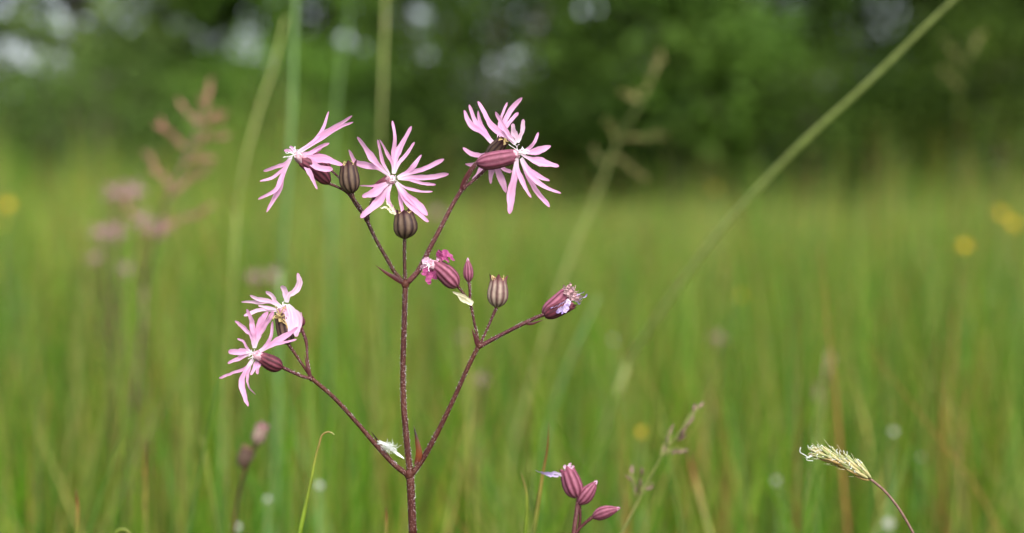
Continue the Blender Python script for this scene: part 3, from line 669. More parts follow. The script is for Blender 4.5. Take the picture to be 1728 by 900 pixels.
# head of two flowers on the upper branch
ragged_flower(robin, 'flower', dict(seed=4, label='large pink flower with striped calyx turned sideways on the upper branch', calyx=(c2(222, 470, 0), c2(440, 428, 0), 30, 'calyx_pink'), centre=c2(462, 408, -4), axis=(0.9, -0.35, -0.4), nfil=18, lfil=20, petals=[
    (c2(450, 360), [(6.0, c2(405, 320), c2(320, 258), c2(230, 108)), (4.4, c2(420, 315), c2(375, 250), c2(334, 168))], -2, -16),
    (c2(462, 350), [(5.6, c2(455, 320), c2(440, 285), c2(432, 238)), (4.4, c2(475, 320), c2(490, 275), c2(496, 212))], 0, -8, dict(mat='petal_pale')),
    (c2(478, 410), [(3.4, c2(520, 390), c2(560, 345), c2(584, 290)), (6.4, c2(530, 405), c2(590, 395), c2(656, 368)), (7.0, c2(530, 440), c2(620, 470), c2(704, 486))], -2, 4),
    (c2(482, 440), [(4.6, c2(520, 490), c2(580, 545), c2(650, 572)), (4.4, c2(515, 510), c2(590, 590), c2(716, 645)), (5.0, c2(510, 520), c2(560, 610), c2(648, 727))], -4, -18),
    (c2(458, 440), [(7.6, c2(450, 510), c2(430, 620), c2(414, 766)), (4.2, c2(465, 510), c2(490, 580), c2(543, 671))], -6, -24)]))
ragged_flower(robin, 'flower', dict(seed=5, label='slightly hidden pink flower behind the large one', calyx=((824, 281, 44), c2(338, 385, 60), 26, 'calyx_maroon'), centre=c2(345, 370, 62), axis=(0.1, -0.6, 0.5), nfil=8, lfil=12, petals=[
    (c2(330, 365, 50), [(5.0, c2(265, 300, 50), c2(190, 245, 50), c2(150, 160, 50)), (5.0, c2(270, 290, 50), c2(210, 215, 50), c2(178, 128, 50)), (3.6, c2(275, 295, 50), c2(245, 235, 50), c2(232, 163, 50))], 0, 10, dict(nrm=(0.1, 0, -1))),
    (c2(350, 350, 55), [(3.0, c2(355, 270, 60), c2(368, 190, 60), c2(402, 115, 60)), (5.4, c2(368, 270, 60), c2(420, 160, 60), c2(490, 88, 60)), (4.4, c2(375, 290, 60), c2(425, 215, 60), c2(467, 174, 60))], 0, 10),
    (c2(320, 400, 50), [(4.6, c2(250, 425, 50), c2(195, 415, 50), c2(142, 378, 50)), (4.6, c2(255, 450, 50), c2(205, 478, 50), c2(156, 474, 50)), (5.2, c2(265, 465, 50), c2(235, 530, 50), c2(198, 575, 50))], 0, 6),
    (c2(340, 420, 52), [(5.0, c2(320, 480, 55), c2(305, 530, 55), c2(306, 590, 55)), (6.4, c2(345, 490, 55), c2(365, 560, 55), c2(394, 642, 55)), (4.6, c2(365, 480, 55), c2(395, 510, 55), c2(428, 518, 55))], 0, 4)]))
# two flowers on the lower branch
ragged_flower(robin, 'flower', dict(seed=6, label='ragged pink flower with maroon calyx on the lower branch', calyx=((476, 621, -18), c3(285, 570, -22), 26, 'calyx_maroon'), centre=c3(238, 545, -28), axis=(-0.6, -0.3, -0.7), nfil=14, lfil=14, petals=[
    (c3(240, 512), [(3.8, c3(225, 450), c3(185, 400), c3(128, 350)), (4.8, c3(238, 430), c3(225, 360), c3(194, 284)), (7.0, c3(258, 420), c3(280, 360), c3(318, 300)), (6.0, c3(268, 425), c3(305, 370), c3(352, 295))], -24, -34, dict(crumple=.5)),
    (c3(268, 532), [(3.6, c3(305, 500), c3(335, 440), c3(347, 355)), (5.6, c3(330, 490), c3(420, 445), c3(493, 388)), (3.2, c3(335, 500), c3(400, 480), c3(487, 460))], -24, -30),
    (c3(222, 545), [(2.4, c3(190, 500), c3(178, 475), c3(140, 455)), (6.4, c3(180, 530), c3(140, 535), c3(88, 530)), (4.0, c3(185, 555), c3(140, 575), c3(84, 600))], -26, -38),
    (c3(230, 575), [(3.0, c3(195, 620), c3(120, 655), c3(34, 686)), (5.4, c3(190, 640), c3(165, 715), c3(204, 850)), (2.6, c3(200, 650), c3(205, 730), c3(246, 782))], -26, -34, dict(twist=.7, crumple=.5)),
    (c3(275, 562), [(4.0, c3(250, 600), c3(235, 640), c3(218, 668)), (3.6, c3(268, 605), c3(258, 635), c3(258, 664))], -26, -30)]))
ragged_flower(robin, 'flower', dict(seed=7, label='fading pale pink flower with broad limp petals on the lower branch', mat='petal_pale', calyx=((486, 581, 0), c3(398, 320, 0), 29, 'calyx_brown'), centre=c3(408, 268, -6), axis=(-0.4, -0.6, -0.6), nfil=10, lfil=14, petals=[
    (c3(430, 245), [(6.6, c3(428, 215), c3(418, 180), c3(402, 146)), (6.4, c3(440, 205), c3(475, 180), c3(505, 130), c3(492, 72))], -4, -10, dict(twist=.6)),
    (c3(400, 275), [(3.4, c3(330, 245), c3(250, 240), c3(163, 243)), (4.2, c3(335, 240), c3(275, 228), c3(214, 203)), (4.6, c3(360, 240), c3(345, 210), c3(308, 178))], -4, -12),
    (c3(375, 290), [(4.0, c3(320, 285), c3(250, 295), c3(178, 322)), (3.0, c3(320, 275), c3(290, 268), c3(262, 266))], -2, -8),
    (c3(435, 255), [(8.0, c3(450, 310), c3(455, 370), c3(448, 432)), (9.0, c3(472, 300), c3(490, 350), c3(484, 445))], -8, -16, dict(twist=.2)),
    (c3(395, 285), [(3.6, c3(420, 300), c3(432, 335), c3(425, 365)), (2.4, c3(400, 310), c3(395, 340), c3(380, 352))], -6, -14)]))
o = filaments((472, 536, -10), (-0.2, 0.6, -0.6), 16, 22, 77, 0.9, 1.1, wob=0.7)
obj('withered_anther', o, M['anther'], robin)
# fading flower with crumpled deep pink petals
ragged_flower(robin, 'flower', dict(seed=8, label='fading flower with crumpled deep pink petals beside a narrow bud', mat='petal_deep', calyx=((772, 484), c4(478, 200), 31, 'calyx_pink'), centre=c4(430, 195, -6), axis=(-0.8, -0.3, -0.4), nfil=9, lfil=16, petals=[
    (c4(462, 190), [(7.5, c4(420, 235), c4(420, 290), c4(432, 335)), (7.0, c4(445, 235), c4(470, 275), c4(488, 300)), (6, c4(405, 225), c4(385, 255), c4(370, 245))], -2, -14, dict(crumple=1.3, twist=1.0)),
    (c4(470, 180), [(6.0, c4(430, 170), c4(400, 165), c4(374, 150)), (7.5, c4(425, 190), c4(390, 205), c4(362, 228))], -2, -10, dict(crumple=1.2, twist=.8, mat='petal_pale')),
    (c4(480, 165), [(6.0, c4(490, 140), c4(498, 115), c4(515, 98)), (6.6, c4(505, 145), c4(540, 150), c4(560, 185)), (6.6, c4(520, 125), c4(560, 120), c4(595, 160))], 0, -8, dict(crumple=1.2, twist=1.0))]))
# bud, capsules
def bud(base, top, w, mat='calyx_pink', prof='bud', D=FOCUS, parent=None, tipmat='petal_pale', seed=9):
    b = obj('bud', calyx_mesh(base, top, w, prof, 5.0, seed=seed, D=D), M[mat], parent or robin)
    bb, tt = V3(base), V3(top); ax = (tt - bb).normalized()
    obj('petal_tip', ptube([tuple(tt - ax * 4), tuple(tt + ax * 2), tuple(tt + ax * 6)], [w * .18, w * .16, w * .03], D, segs=8), M[tipmat], b)
    return b
bud((791, 476), (789.5, 441), 18)
bud((508, 552, 8), (508, 533, 10), 14, 'calyx_maroon', seed=12)
def capsule(base, top, w, mat, seed, teeth=9, flare=0.25, D=FOCUS, parent=None):
    c = obj('seed_capsule', calyx_mesh(base, top, w, 'capsule', teeth, flare, seed=seed, D=D, rib=.07), M[mat], parent or robin)
    bb, tt = V3(base), V3(top); ax = (tt - bb).normalized()
    obj('capsule_mouth', ptube([tuple(tt - ax * 6), tuple(tt - ax * 1), tuple(tt + ax * 3), tuple(tt + ax * 4)], [w * .36, w * .36, w * .30, w * .1], D, segs=14, rib=.08), M['anther'], c)
    rn = random.Random(seed)
    obj('dry_style', join([ptube(curl(tuple(tt + Vector((rn.uniform(-w * .3, w * .3), 0, rn.uniform(-w * .3, w * .3)))), tuple(ax + Vector((rn.uniform(-.7, .7), rn.uniform(-.3, .3), rn.uniform(-.5, .5)))), rn.uniform(6, 13), seed * 9 + i, 3, .5), [.9, .8, .5], D, segs=5, n=7) for i in range(9)]), M['anther'], c)
    return c
capsule((594, 326), (588, 280), 34, 'calyx_brown', 21)
capsule((683, 403), (682, 361), 40, 'calyx_brown', 22)
capsule((838.5, 519), (841, 474), 35, 'calyx_pale', 23)
capsule((826, 268, 40), c2(372, 345, 24), 26, 'calyx_brown', 24)
# shrivelled bits hanging at the middle capsule
obj('dry_petal', petal_mesh((668, 362, -6), [(2.6, (660, 357), (650, 351), (642, 350)), (2.2, (661, 352), (655, 345), (650, 340)), (1.8, (664, 355), (662, 346), (658, 342))], 2, -16, -22, crumple=1.0, twist=1.2, seed=91), M['scrap'], robin, sub=1)
# withered flower at the end of the right hand branch: two calyx halves, papery petals
wf = empty('flower', P((918, 531)), robin); wf['label'] = 'withered flower with papery white and lilac petal remains'
obj('calyx', calyx_mesh((917, 531, 4), (955, 497, 6), 30, 'tube', 6, seed=31), M['calyx_pink'], wf)
obj('calyx', calyx_mesh((919, 534, -4), (963, 514, -6), 25, 'tube', 8, seed=32), M['calyx_maroon'], wf)
k = 0
for bs, lb, mt in ((c4(1370, 400, -6), [(3.5, c4(1365, 370), c4(1360, 345), c4(1345, 335)), (4, c4(1385, 365), c4(1390, 335), c4(1405, 318)), (3.5, c4(1400, 370), c4(1425, 345), c4(1440, 360))], 'petal_dry'),
                   (c4(1400, 420, -4), [(3.5, c4(1440, 400), c4(1470, 395), c4(1500, 385)), (4, c4(1450, 425), c4(1480, 425), c4(1515, 400)), (3.5, c4(1445, 440), c4(1465, 455), c4(1475, 462))], 'petal_lilac'),
                   (c4(1395, 435, -16), [(4.5, c4(1350, 465), c4(1300, 480), c4(1262, 492)), (5.5, c4(1370, 480), c4(1330, 505), c4(1305, 518)), (4.5, c4(1385, 470), c4(1370, 500), c4(1340, 525))], 'petal_lilac'),
                   (c4(1375, 405, -12), [(3.5, c4(1395, 380), c4(1415, 370), c4(1425, 340)), (3.5, c4(1410, 400), c4(1435, 405), c4(1450, 385)), (3, c4(1370, 380), c4(1375, 355), c4(1385, 340))], 'petal_dry'),
                   (c4(1405, 425, -14), [(3, c4(1440, 415), c4(1465, 410), c4(1490, 415)), (3.4, c4(1440, 430), c4(1470, 440), c4(1490, 430))], 'petal_dry'),
                   (c4(1390, 420, -10), [(3.5, c4(1400, 395), c4(1420, 385), c4(1440, 395)), (3.5, c4(1410, 420), c4(1440, 430), c4(1460, 420))], 'petal_dry')):
    k += 1
    obj('petal', petal_mesh(bs[:2], lb, 3, bs[2], bs[2] - 6, crumple=1.1, twist=1.4, seed=300 + k), M[mt], wf, sub=1)
obj('stamen', filaments((965, 492, -4), (0.9, -0.5, -0.2), 16, 13, 41, 0.8, .7, wob=.8), M['petal_dry'], wf)

# bits caught on the plant
fl = []
rn = random.Random(5)
for i in range(110):
    q = rn.random(); c = (650 + q * 12 + rn.gauss(0, 3), 750 + q * 8 + rn.gauss(0, 2.5), -6 + rn.gauss(0, 3))
    fl.append(ptube(curl(c, (rn.gauss(.4, .8), rn.gauss(.3, .6), rn.gauss(0, .8)), rn.uniform(6, 15), 500 + i, 4, .45), [.35, .32, .2], segs=4, n=8))
for i in range(26):
    fl.append(ptube([(660 + rn.uniform(-3, 3), 757 + rn.uniform(-3, 3), -6), (670 + rn.uniform(-2, 2), 766 + rn.uniform(-2, 2), -6), (682, 774 + rn.uniform(-1, 1), -7)], [.4, .4, .3], segs=4, n=8))
    fl.append(ptube([(655 + rn.uniform(-3, 3), 752 + rn.uniform(-3, 3), -6), (646 + rn.uniform(-2, 2), 748 + rn.uniform(-2, 2), -5), (638 + rn.uniform(-2, 4), 743 + rn.uniform(-1, 8), -3)], [.4, .4, .3], segs=4, n=8))
tag(obj('seed_fluff', join(fl), M['fluff'], origin=P((660, 757, -6))), 'small tuft of white seed fluff caught in the lower fork of the maroon stem', 'fluff')
tag(obj('fallen_petal', petal_mesh(c4(728, 462), [(3.6, c4(690, 428), c4(640, 400), c4(588, 380)), (4.4, c4(700, 455), c4(670, 440), c4(625, 405))], 3.5, -8, -12, crumple=.3, seed=88), M['scrap'], sub=1), 'cream dry petal scrap stuck on the pedicel below the narrow bud', 'dry petal')

# ------------------------------------------------------------------ second ragged robin, buds only, at the lower edge
D2 = 0.565
b2 = at(966, 980, D2); b2.z = 0
r2 = empty('ragged_robin', b2); tag(r2, 'short pink stemmed wildflower carrying three closed striped buds', 'wildflower', None)
obj('stem', tube([b2 + Vector((0, 0, -.01)), b2 + Vector((.002, 0, .2)), P((963, 960), D2), P((967, 900), D2), P((971, 868), D2), P((976, 843), D2)], [5.5 * S, 5 * S, 4.6 * S, 4.2 * S, 4 * S, 4 * S], 10, 30), M['stem_pink'], r2)
obj('pedicel', ptube([(966, 906), (980, 890), (991, 880), (1001, 872)], [2.8, 2.6, 2.8, 3.4], D2), M['stem_pink'], r2)
obj('pedicel', ptube([(975, 900, 6), (979, 875, 6), (978, 852, 3)], [2.6, 2.6, 2.8], D2), M['stem_pink'], r2)
b1 = obj('bud', calyx_mesh((974, 840), (958, 796), 33, 'tube', 10, .15, seed=51, D=D2), M['calyx_pink'], r2)
obj('petal_tip', petal_mesh((958, 797), [(4, (955, 790), (951, 786)), (4, (960, 789), (963, 782)), (3, (964, 792), (968, 786))], 3, -6, -6, crumple=.6, seed=52, D=D2), M['petal_pale'], b1, sub=1)
obj('dry_petal', petal_mesh((950, 801), [(3.4, (935, 799), (920, 799), (903, 795)), (2.6, (936, 803), (922, 803), (912, 798))], 2, -6, -8, crumple=.9, twist=1.2, seed=53, D=D2), M['petal_lilac'], b1, sub=1)
bud((976, 851), (1004, 816), 26, 'calyx_pink', D=D2, parent=r2, seed=54)
bud((1000, 873), (1041, 859), 23, 'calyx_pink', D=D2, parent=r2, seed=55)

# ------------------------------------------------------------------ sweet vernal grass head
DV = 0.55
vb = at(1600, 1150, DV); vb = Vector((vb.x + .02, vb.y + .01, 0))
vg = empty('vernal_grass', vb); tag(vg, 'nodding pale grass head with white curled anthers on a thin mauve stalk', 'grass head')
vs = [(1575, 965), (1540, 898), (1515, 856), (1490, 826), (1469, 809)]
obj('stem', tube([vb + Vector((0, 0, -.01)), vb + Vector((-.004, 0, .2))] + [P(p, DV) for p in vs], [4.5 * S, 4 * S, 3 * S, 2.7 * S, 2.5 * S, 2.4 * S, 2.2 * S], 8, 180), M['sv_stem'], vg)
ra = cr([(1469, 809, 0), (1445, 793, 0), (1415, 778, 0), (1385, 768, 0), (1358, 763, 0)], 30)
obj('rachis', ptube([tuple(p) for p in ra[::5]], [2.2, 2, 1.6, 1.2, .8], DV), M['sv_stem'], vg)
def spikelet_mesh(L, w):
    """pointed folded scale, unit space: base at origin, tip at +Z"""
    v, f, u = [], [], []
    for k, (q, r) in enumerate([(0, .25), (.15, .8), (.4, 1), (.7, .62), (.9, .25), (1, .03)]):
        for j in range(6):
            a = j * math.pi / 3; v.append((math.cos(a) * w * r, math.sin(a) * w * r * .6 + w * .5 * q * q, q * L)); u.append((j / 6, q))
        if k:
            o = (k - 1) * 6; f += [(o + j, o + (j + 1) % 6, o + 6 + (j + 1) % 6, o + 6 + j) for j in range(6)]
    f.append((5, 4, 3, 2, 1, 0))
    return v, f, u
def proto(name, vf, mat):
    me = bpy.data.meshes.new(name); me.from_pydata(vf[0], [], vf[1]); me.polygons.foreach_set('use_smooth', [True] * len(me.polygons))
    l_ = me.uv_layers.new(); idx = np.empty(len(me.loops), np.int32); me.loops.foreach_get('vertex_index', idx)
    l_.data.foreach_set('uv', np.asarray(vf[2], np.float32)[idx].ravel()); me.materials.append(mat); me.update(); return me
def put(me, name, parent, loc, dirn, scale=1.0, roll=0.0):
    o = bpy.data.objects.new(name, me); col.objects.link(o); o.parent = parent
    o.location = Vector(loc) - ORG[parent]
    o.rotation_mode = 'QUATERNION'; o.rotation_quaternion = Vector(dirn).to_track_quat('Z', 'Y') @ Matrix.Rotation(roll, 3, 'Z').to_quaternion()
    o.scale = (scale, scale, scale); return o
sp = [proto('spikelet', spikelet_mesh(37 * S, 5.8 * S), M[k]) for k in ('sv_straw', 'sv_straw', 'sv_green', 'sv_green', 'sv_brown')]
rn = random.Random(12); tips = []
for i in range(74):
    q = (i / 74) ** 0.9; k = min(28, int(q * 24)); p = Vector(ra[k]); t = Vector(ra[k + 1] - ra[k]).normalized()
    a = i * 2.4; e1 = t.cross(Vector((0, 0, 1))).normalized(); e2 = t.cross(e1)
    out = e1 * math.cos(a) + e2 * math.sin(a)
    sprd = 0.34 if q < .25 else 0.28
    d = (t + out * sprd * 1.05 + Vector((rn.gauss(0, .06), rn.gauss(0, .06), rn.gauss(0, .06)))).normalized()
    p0 = P(p + out * 2.2, DV); p1 = P(p + out * 2.2 + d * 40, DV)
    sc = (0.92 if q < .6 else .92 - (q - .6) * .8) * rn.uniform(.85, 1.12)
    low_side = out.y > 0.45
    put(sp[4] if low_side and rn.random() < .7 else sp[rn.randrange(4)], 'spikelet', vg, p0, p1 - p0, sc, rn.uniform(-.6, .6))
    tips.append((p + out * 2 + d * 36 * sc, d, out))
an = []
for i, (p, d, out) in enumerate(tips):
    if out.y < 0.5 or rn.random() < .3:
        for j in range(1 if out.y > 0.2 else 2):
            an.append(ptube(curl(tuple(p - d * rn.uniform(0, 14)), tuple(d * .8 + out * .6), rn.uniform(5, 12), 900 + i * 4 + j, 4, .55), [.4, .45, .55, .4], DV, segs=5, n=9))
for cp in ([(1366, 774, -4), (1358, 768, -5), (1350, 763, -5), (1351, 755, -5)], [(1368, 768, -6), (1361, 776, -7), (1372, 778, -7)]):
    an.append(ptube(cp, [.55, .6, .6], DV, segs=5, n=12))
obj('anther', join(an), M['fluff'], vg)
bx_ = []
for i in range(26):
    p, d, out = tips[rn.randrange(len(tips))]; bx_.append(ptube([tuple(p), tuple(p + d * rn.uniform(7, 16) + out * 2)], [.5, .15], DV, segs=4, n=3))
obj('awn', join(bx_), M['scrap'], vg)

# ------------------------------------------------------------------ single blades, stalks and panicles that stand out
def to_ground(p_last, p_prev, settle=0.5):
    """where a stalk meets the soil, bending upright below the seen part"""
    d = (p_last - p_prev); k = p_last.z
    sl = Vector((d.x, d.y, 0)) / max(0.05, -d.z) * settle
    mid = p_last + sl * k * .45 + Vector((0, 0, -k * .5)); end = p_last + sl * k * .62; end.z = -0.01
    return [mid, end]
def grow(pts, rad, segs, flat, settle):
    """pts (x, y, depth) from tip to the lowest seen point; radii in millimetres from that point to the tip"""
    w = [at(*p) for p in pts]; g = to_ground(w[-1], w[-2], settle); full = (w + g)[::-1]
    ln = lambda q: sum((q[i + 1] - q[i]).length for i in range(len(q) - 1))
    f0 = ln(full[:len(g) + 1]) / ln(full)
    low_n = 10; hi_n = 6 * len(pts)
    A = tube(full[:len(g) + 1], [rad[0] * 1.15e-3, rad[0] * 1e-3], segs, low_n, flat=flat)
    B = tube([full[len(g)] + (full[len(g) - 1] - full[len(g)]) * 0.01] + full[len(g) + 1:], [q / 1000 for q in rad], segs, hi_n, flat=flat)
    m_ = join([A, B]); k = len(A[0])
    return full, (m_[0], m_[1], [(u[0], 0.0) if i < k else u for i, u in enumerate(m_[2])])
def stalk(name, label, cat, pts, rad, mat, group=None, part='stem', flat=1.0, settle=.5, segs=8):
    full, m_ = grow(pts, rad, segs, flat, settle)
    r = empty(name, (full[0].x, full[0].y, 0)); tag(r, label, cat, group)
    obj(part, m_, M[mat], r)
    return r
def one(name, label, cat, pts, rad, mat, group=None, flat=.3, settle=.5):
    full, m_ = grow(pts, rad, 6, flat, settle)
    return tag(obj(name, m_, M[mat], origin=(full[0].x, full[0].y, 0)), label, cat, group)
GB, GR = 'single grass blades', 'rush and grass stalks'
one('sedge', 'thin yellow green grass blade with hooked tip below the lower branch', 'grass blade', [(564, 734, .54), (556, 729, .54), (546, 732, .54), (538, 752, .54), (525, 810, .54), (503, 902, .54)], [1.0, .92, .82, .7, .55, .45, .3], 'grass_curl', GB, 1.0, .3)
one('sedge', 'brown tipped upright grass blade beside the closed buds', 'grass blade', [(926, 712, .60), (924, 752, .60), (916, 800, .60), (899, 902, .60)], [1.3, 1.2, 1.05, .8, .45, .1], 'grass_brown', GB, .75, .3)
one('sedge', 'slim curved yellow grass blade next to the brown tipped one', 'grass blade', [(879, 797, .60), (888, 830, .60), (889, 865, .60), (885, 902, .60)], [1.0, .9, .75, .5, .1], 'grass_curl', GB, .75, .3)
one('sedge', 'short tan blade tip standing apart past the rust coloured blade', 'grass blade', [(128, 826, .66), (131, 850, .66), (129, 902, .66)], [1.3, 1.2, .9, .2], 'grass_brown', GB, .75, .3)
one('sedge', 'rust coloured narrow blade standing alone in green grass', 'grass blade', [(244, 740, .80), (245, 800, .80), (246, 902, .80)], [1.7, 1.5, 1.0, .2], 'grass_brown', GB, .75, .3)
one('sedge', 'broad pale yellow green blade between the browning stalk and the rust coloured blade', 'grass blade', [(340, 735, .85), (352, 800, .85), (368, 902, .85)], [2.4, 2.3, 2.0, 1.6, .4], 'grass_yg', GB, .75, .3)
one('sedge', 'rusty blade tip low beside the main maroon stem', 'grass blade', [(651, 855, .62), (652, 880, .62), (650, 905, .62)], [1.2, 1.1, .9, .6, .1], 'grass_brown', GB, .75, .3)
one('sedge', 'tan leaning blade below the mauve spikelet panicle', 'grass blade', [(1160, 760, .95), (1178, 830, .93), (1200, 905, .92)], [3.0, 2.8, 2.6, 2.0, .6], 'grass_brown', GB, .75, .3)
one('sedge', 'arched little blade bending over at the meadow floor', 'grass blade', [(222, 905, .62), (212, 895, .62), (200, 896, .62), (190, 905, .62)], [1.4, 1.3, 1.2, 1.0, .6], 'grass_yg', GB, .75, .3)
# rushes and tall stalks
one('rush_stalk', 'thick grey green upright rush stalk behind the side-turned flower', 'rush', [(500, -60, 1.25), (497, 60, 1.25), (493, 180, 1.25), (484, 330, 1.26), (474, 450, 1.28)], [2.6, 2.6, 2.6, 2.5, 2.4, 2.2, 2.0], 'rush', GR, .9, .4)
one('rush_stalk', 'bent yellowish stalk leaning on the thick upright rush', 'rush', [(482, 30, 1.35), (462, 110, 1.35), (436, 190, 1.35), (414, 270, 1.35), (400, 350, 1.36)], [1.0, 1.4, 1.7, 1.7, 1.4, 1.0], 'straw', GR, .9, .4)
one('rush_stalk', 'straight pale stalk rising behind the star-shaped flower', 'rush', [(652, -40, 1.4), (648, 80, 1.4), (644, 200, 1.4), (640, 320, 1.42)], [.8, 1.1, 1.5, 1.6, 1.6], 'straw', GR, .9, .4)
one('rush_stalk', 'faint slender stalk between the thick rush and the straight pale stalk', 'rush', [(590, 20, 1.9), (576, 100, 1.9), (566, 200, 1.9), (560, 300, 1.9)], [2.2, 2.2, 2.1, 2.0, 1.8, 1.6], 'rush', GR, .9, .4)
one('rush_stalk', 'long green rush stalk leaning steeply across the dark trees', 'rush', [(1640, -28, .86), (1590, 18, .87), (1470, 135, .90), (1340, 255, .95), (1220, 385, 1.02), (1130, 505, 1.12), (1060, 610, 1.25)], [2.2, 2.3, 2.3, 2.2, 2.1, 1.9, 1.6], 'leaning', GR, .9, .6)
one('rush_stalk', 'grey green stalk slanting beside the straw panicle stem', 'rush', [(1010, 500, 1.35), (965, 600, 1.35), (930, 700, 1.36), (910, 800, 1.37)], [2.0, 2.0, 2.0, 2.0, 1.9, 1.6], 'rush', GR, .9, .4)
def spike_proto(L, w, mat): return proto('spikelet', spikelet_mesh(L, w), M[mat])
def panicle(name, label, cat, pts, rad, mat, heads, L, w, smat, seed, group=None, n_side=1.0):
    """heads: (start x, y, depth, end x, y, spikelet count) side branches carrying spikelets"""
    r = stalk(name, label, cat, pts, rad, mat, group); rn = random.Random(seed); me = spike_proto(L, w, smat); twigs = []
    for (x0, y0, d, x1, y1, n) in heads:
        a, b = at(x0, y0, d), at(x1, y1, d + rn.uniform(-.012, .012)); twigs.append(tube([a, (a + b) / 2 + Vector((0, 0, .002)), b], [.0007, .0006, .0004], 5, 8))
        for i in range(n):
            q = (i + .4) / n; p = a.lerp(b, q); dr = (b - a).normalized() + Vector((rn.gauss(0, .35), rn.gauss(0, .35), rn.gauss(0.1, .3)))
            put(me, 'spikelet', r, p, dr, rn.uniform(.8, 1.2), rn.uniform(0, 6))
    obj('twig', join(twigs), M[mat], r)
    return r
panicle('grass_panicle', 'reddish spreading grass panicle in front of the pale shrub', 'grass panicle',
        [(352, 158, 1.32), (335, 215, 1.32), (312, 270, 1.32), (285, 330, 1.33), (262, 400, 1.37), (245, 480, 1.42)], [1.6, 1.5, 1.4, 1.3, 1.37, 1.0, .8, .6], 'spike_mauve',
        [(350, 190, 1.32, 352, 142, 9), (338, 212, 1.32, 372, 198, 6), (336, 215, 1.32, 305, 180, 5), (322, 240, 1.32, 372, 232, 7), (318, 252, 1.33, 272, 212, 7), (305, 275, 1.32, 350, 268, 7), (285, 322, 1.33, 248, 262, 6),
         (280, 335, 1.33, 345, 285, 8), (262, 395, 1.34, 352, 352, 9), (262, 400, 1.37, 205, 345, 4)], .013, .0024, 'spike_red', 61)
panicle('grass_panicle', 'mauve spikelet panicle leaning out of the grass beyond the closed buds', 'grass panicle',
        [(1176, 692, .66), (1150, 725, .66), (1120, 765, .66), (1085, 830, .66), (1045, 902, .66)], [.6, .55, .48, .4, .3], 'olive',
        [(1150, 728, .66, 1180, 686, 8), (1142, 745, .66, 1156, 730, 3), (1128, 752, .66, 1132, 724, 4), (1118, 768, .66, 1160, 762, 4), (1115, 772, .66, 1124, 748, 2), (1072, 838, .66, 1063, 795, 4), (1075, 835, .66, 1104, 816, 3), (1078, 830, .66, 1086, 790, 2)], .0052, .0010, 'spike_mauve', 62)
panicle('grass_panicle', 'straw coloured drooping panicle above a long pale stem', 'grass panicle',
        [(1115, 100, 1.55), (1085, 165, 1.55), (1045, 235, 1.55), (1010, 320, 1.55), (960, 440, 1.56), (915, 580, 1.58), (880, 700, 1.6), (850, 820, 1.62)], [2.4, 2.4, 2.3, 2.1, 1.5, .8, .4, .3], 'straw',
        [(1085, 165, 1.55, 1116, 98, 9), (1080, 172, 1.55, 1052, 160, 4), (1045, 235, 1.55, 1120, 232, 5), (1040, 240, 1.55, 1022, 205, 3), (1020, 280, 1.55, 1000, 255, 3), (1030, 262, 1.55, 1085, 300, 4)], .013, .0016, 'spike_straw', 63)
panicle('grass_panicle', 'dull pinkish panicle deep in the grass beside the nodding head', 'grass panicle',
        [(1398, 600, 1.7), (1388, 660, 1.7), (1380, 720, 1.7)], [2.5, 2.4, 2.2, 2.0, 1.5], 'straw',
        [(1390, 655, 1.7, 1400, 605, 7), (1384, 695, 1.7, 1378, 660, 5)], .016, .0032, 'spike_mauve', 64)
panicle('grass_panicle', 'small straw panicle high against the dark trees', 'grass panicle',
        [(1650, 60, 1.9), (1630, 110, 1.9), (1615, 200, 1.9), (1606, 320, 1.9)], [.3, .3, .3, .3], 'olive',
        [(1632, 105, 1.9, 1655, 60, 6), (1625, 120, 1.9, 1590, 60, 5), (1620, 150, 1.9, 1592, 120, 4)], .012, .0018, 'spike_straw', 65)
# browning robin bud out of focus
DB = .78
rb = stalk('ragged_robin', 'browning wildflower stalk topped with one pink bud in the grass below the ragged flower', 'wildflower', [(438, 745, DB), (425, 765, DB), (412, 800, DB), (400, 850, DB), (394, 905, DB)], [.9, .9, .9, 1.0, 1.0], 'stem_dark')
sc_ = DB / FOCUS
bud((433, 750), (444, 722), 23, 'calyx_pale', D=DB, parent=rb, seed=71, prof='tube', tipmat='petal_blur')
obj('petal', petal_mesh((441, 728), [(5, (436, 722), (434, 716)), (6, (442, 718), (443, 711)), (5, (448, 722), (452, 716))], 4, 0, -4, crumple=.6, seed=72, D=DB), M['petal_blur'], rb, sub=1)
capsule((408, 790), (415, 758), 22, 'calyx_brown', 73, D=DB, parent=rb)
bud((414, 786), (428, 765), 12, 'calyx_brown', D=DB, parent=rb, seed=74)
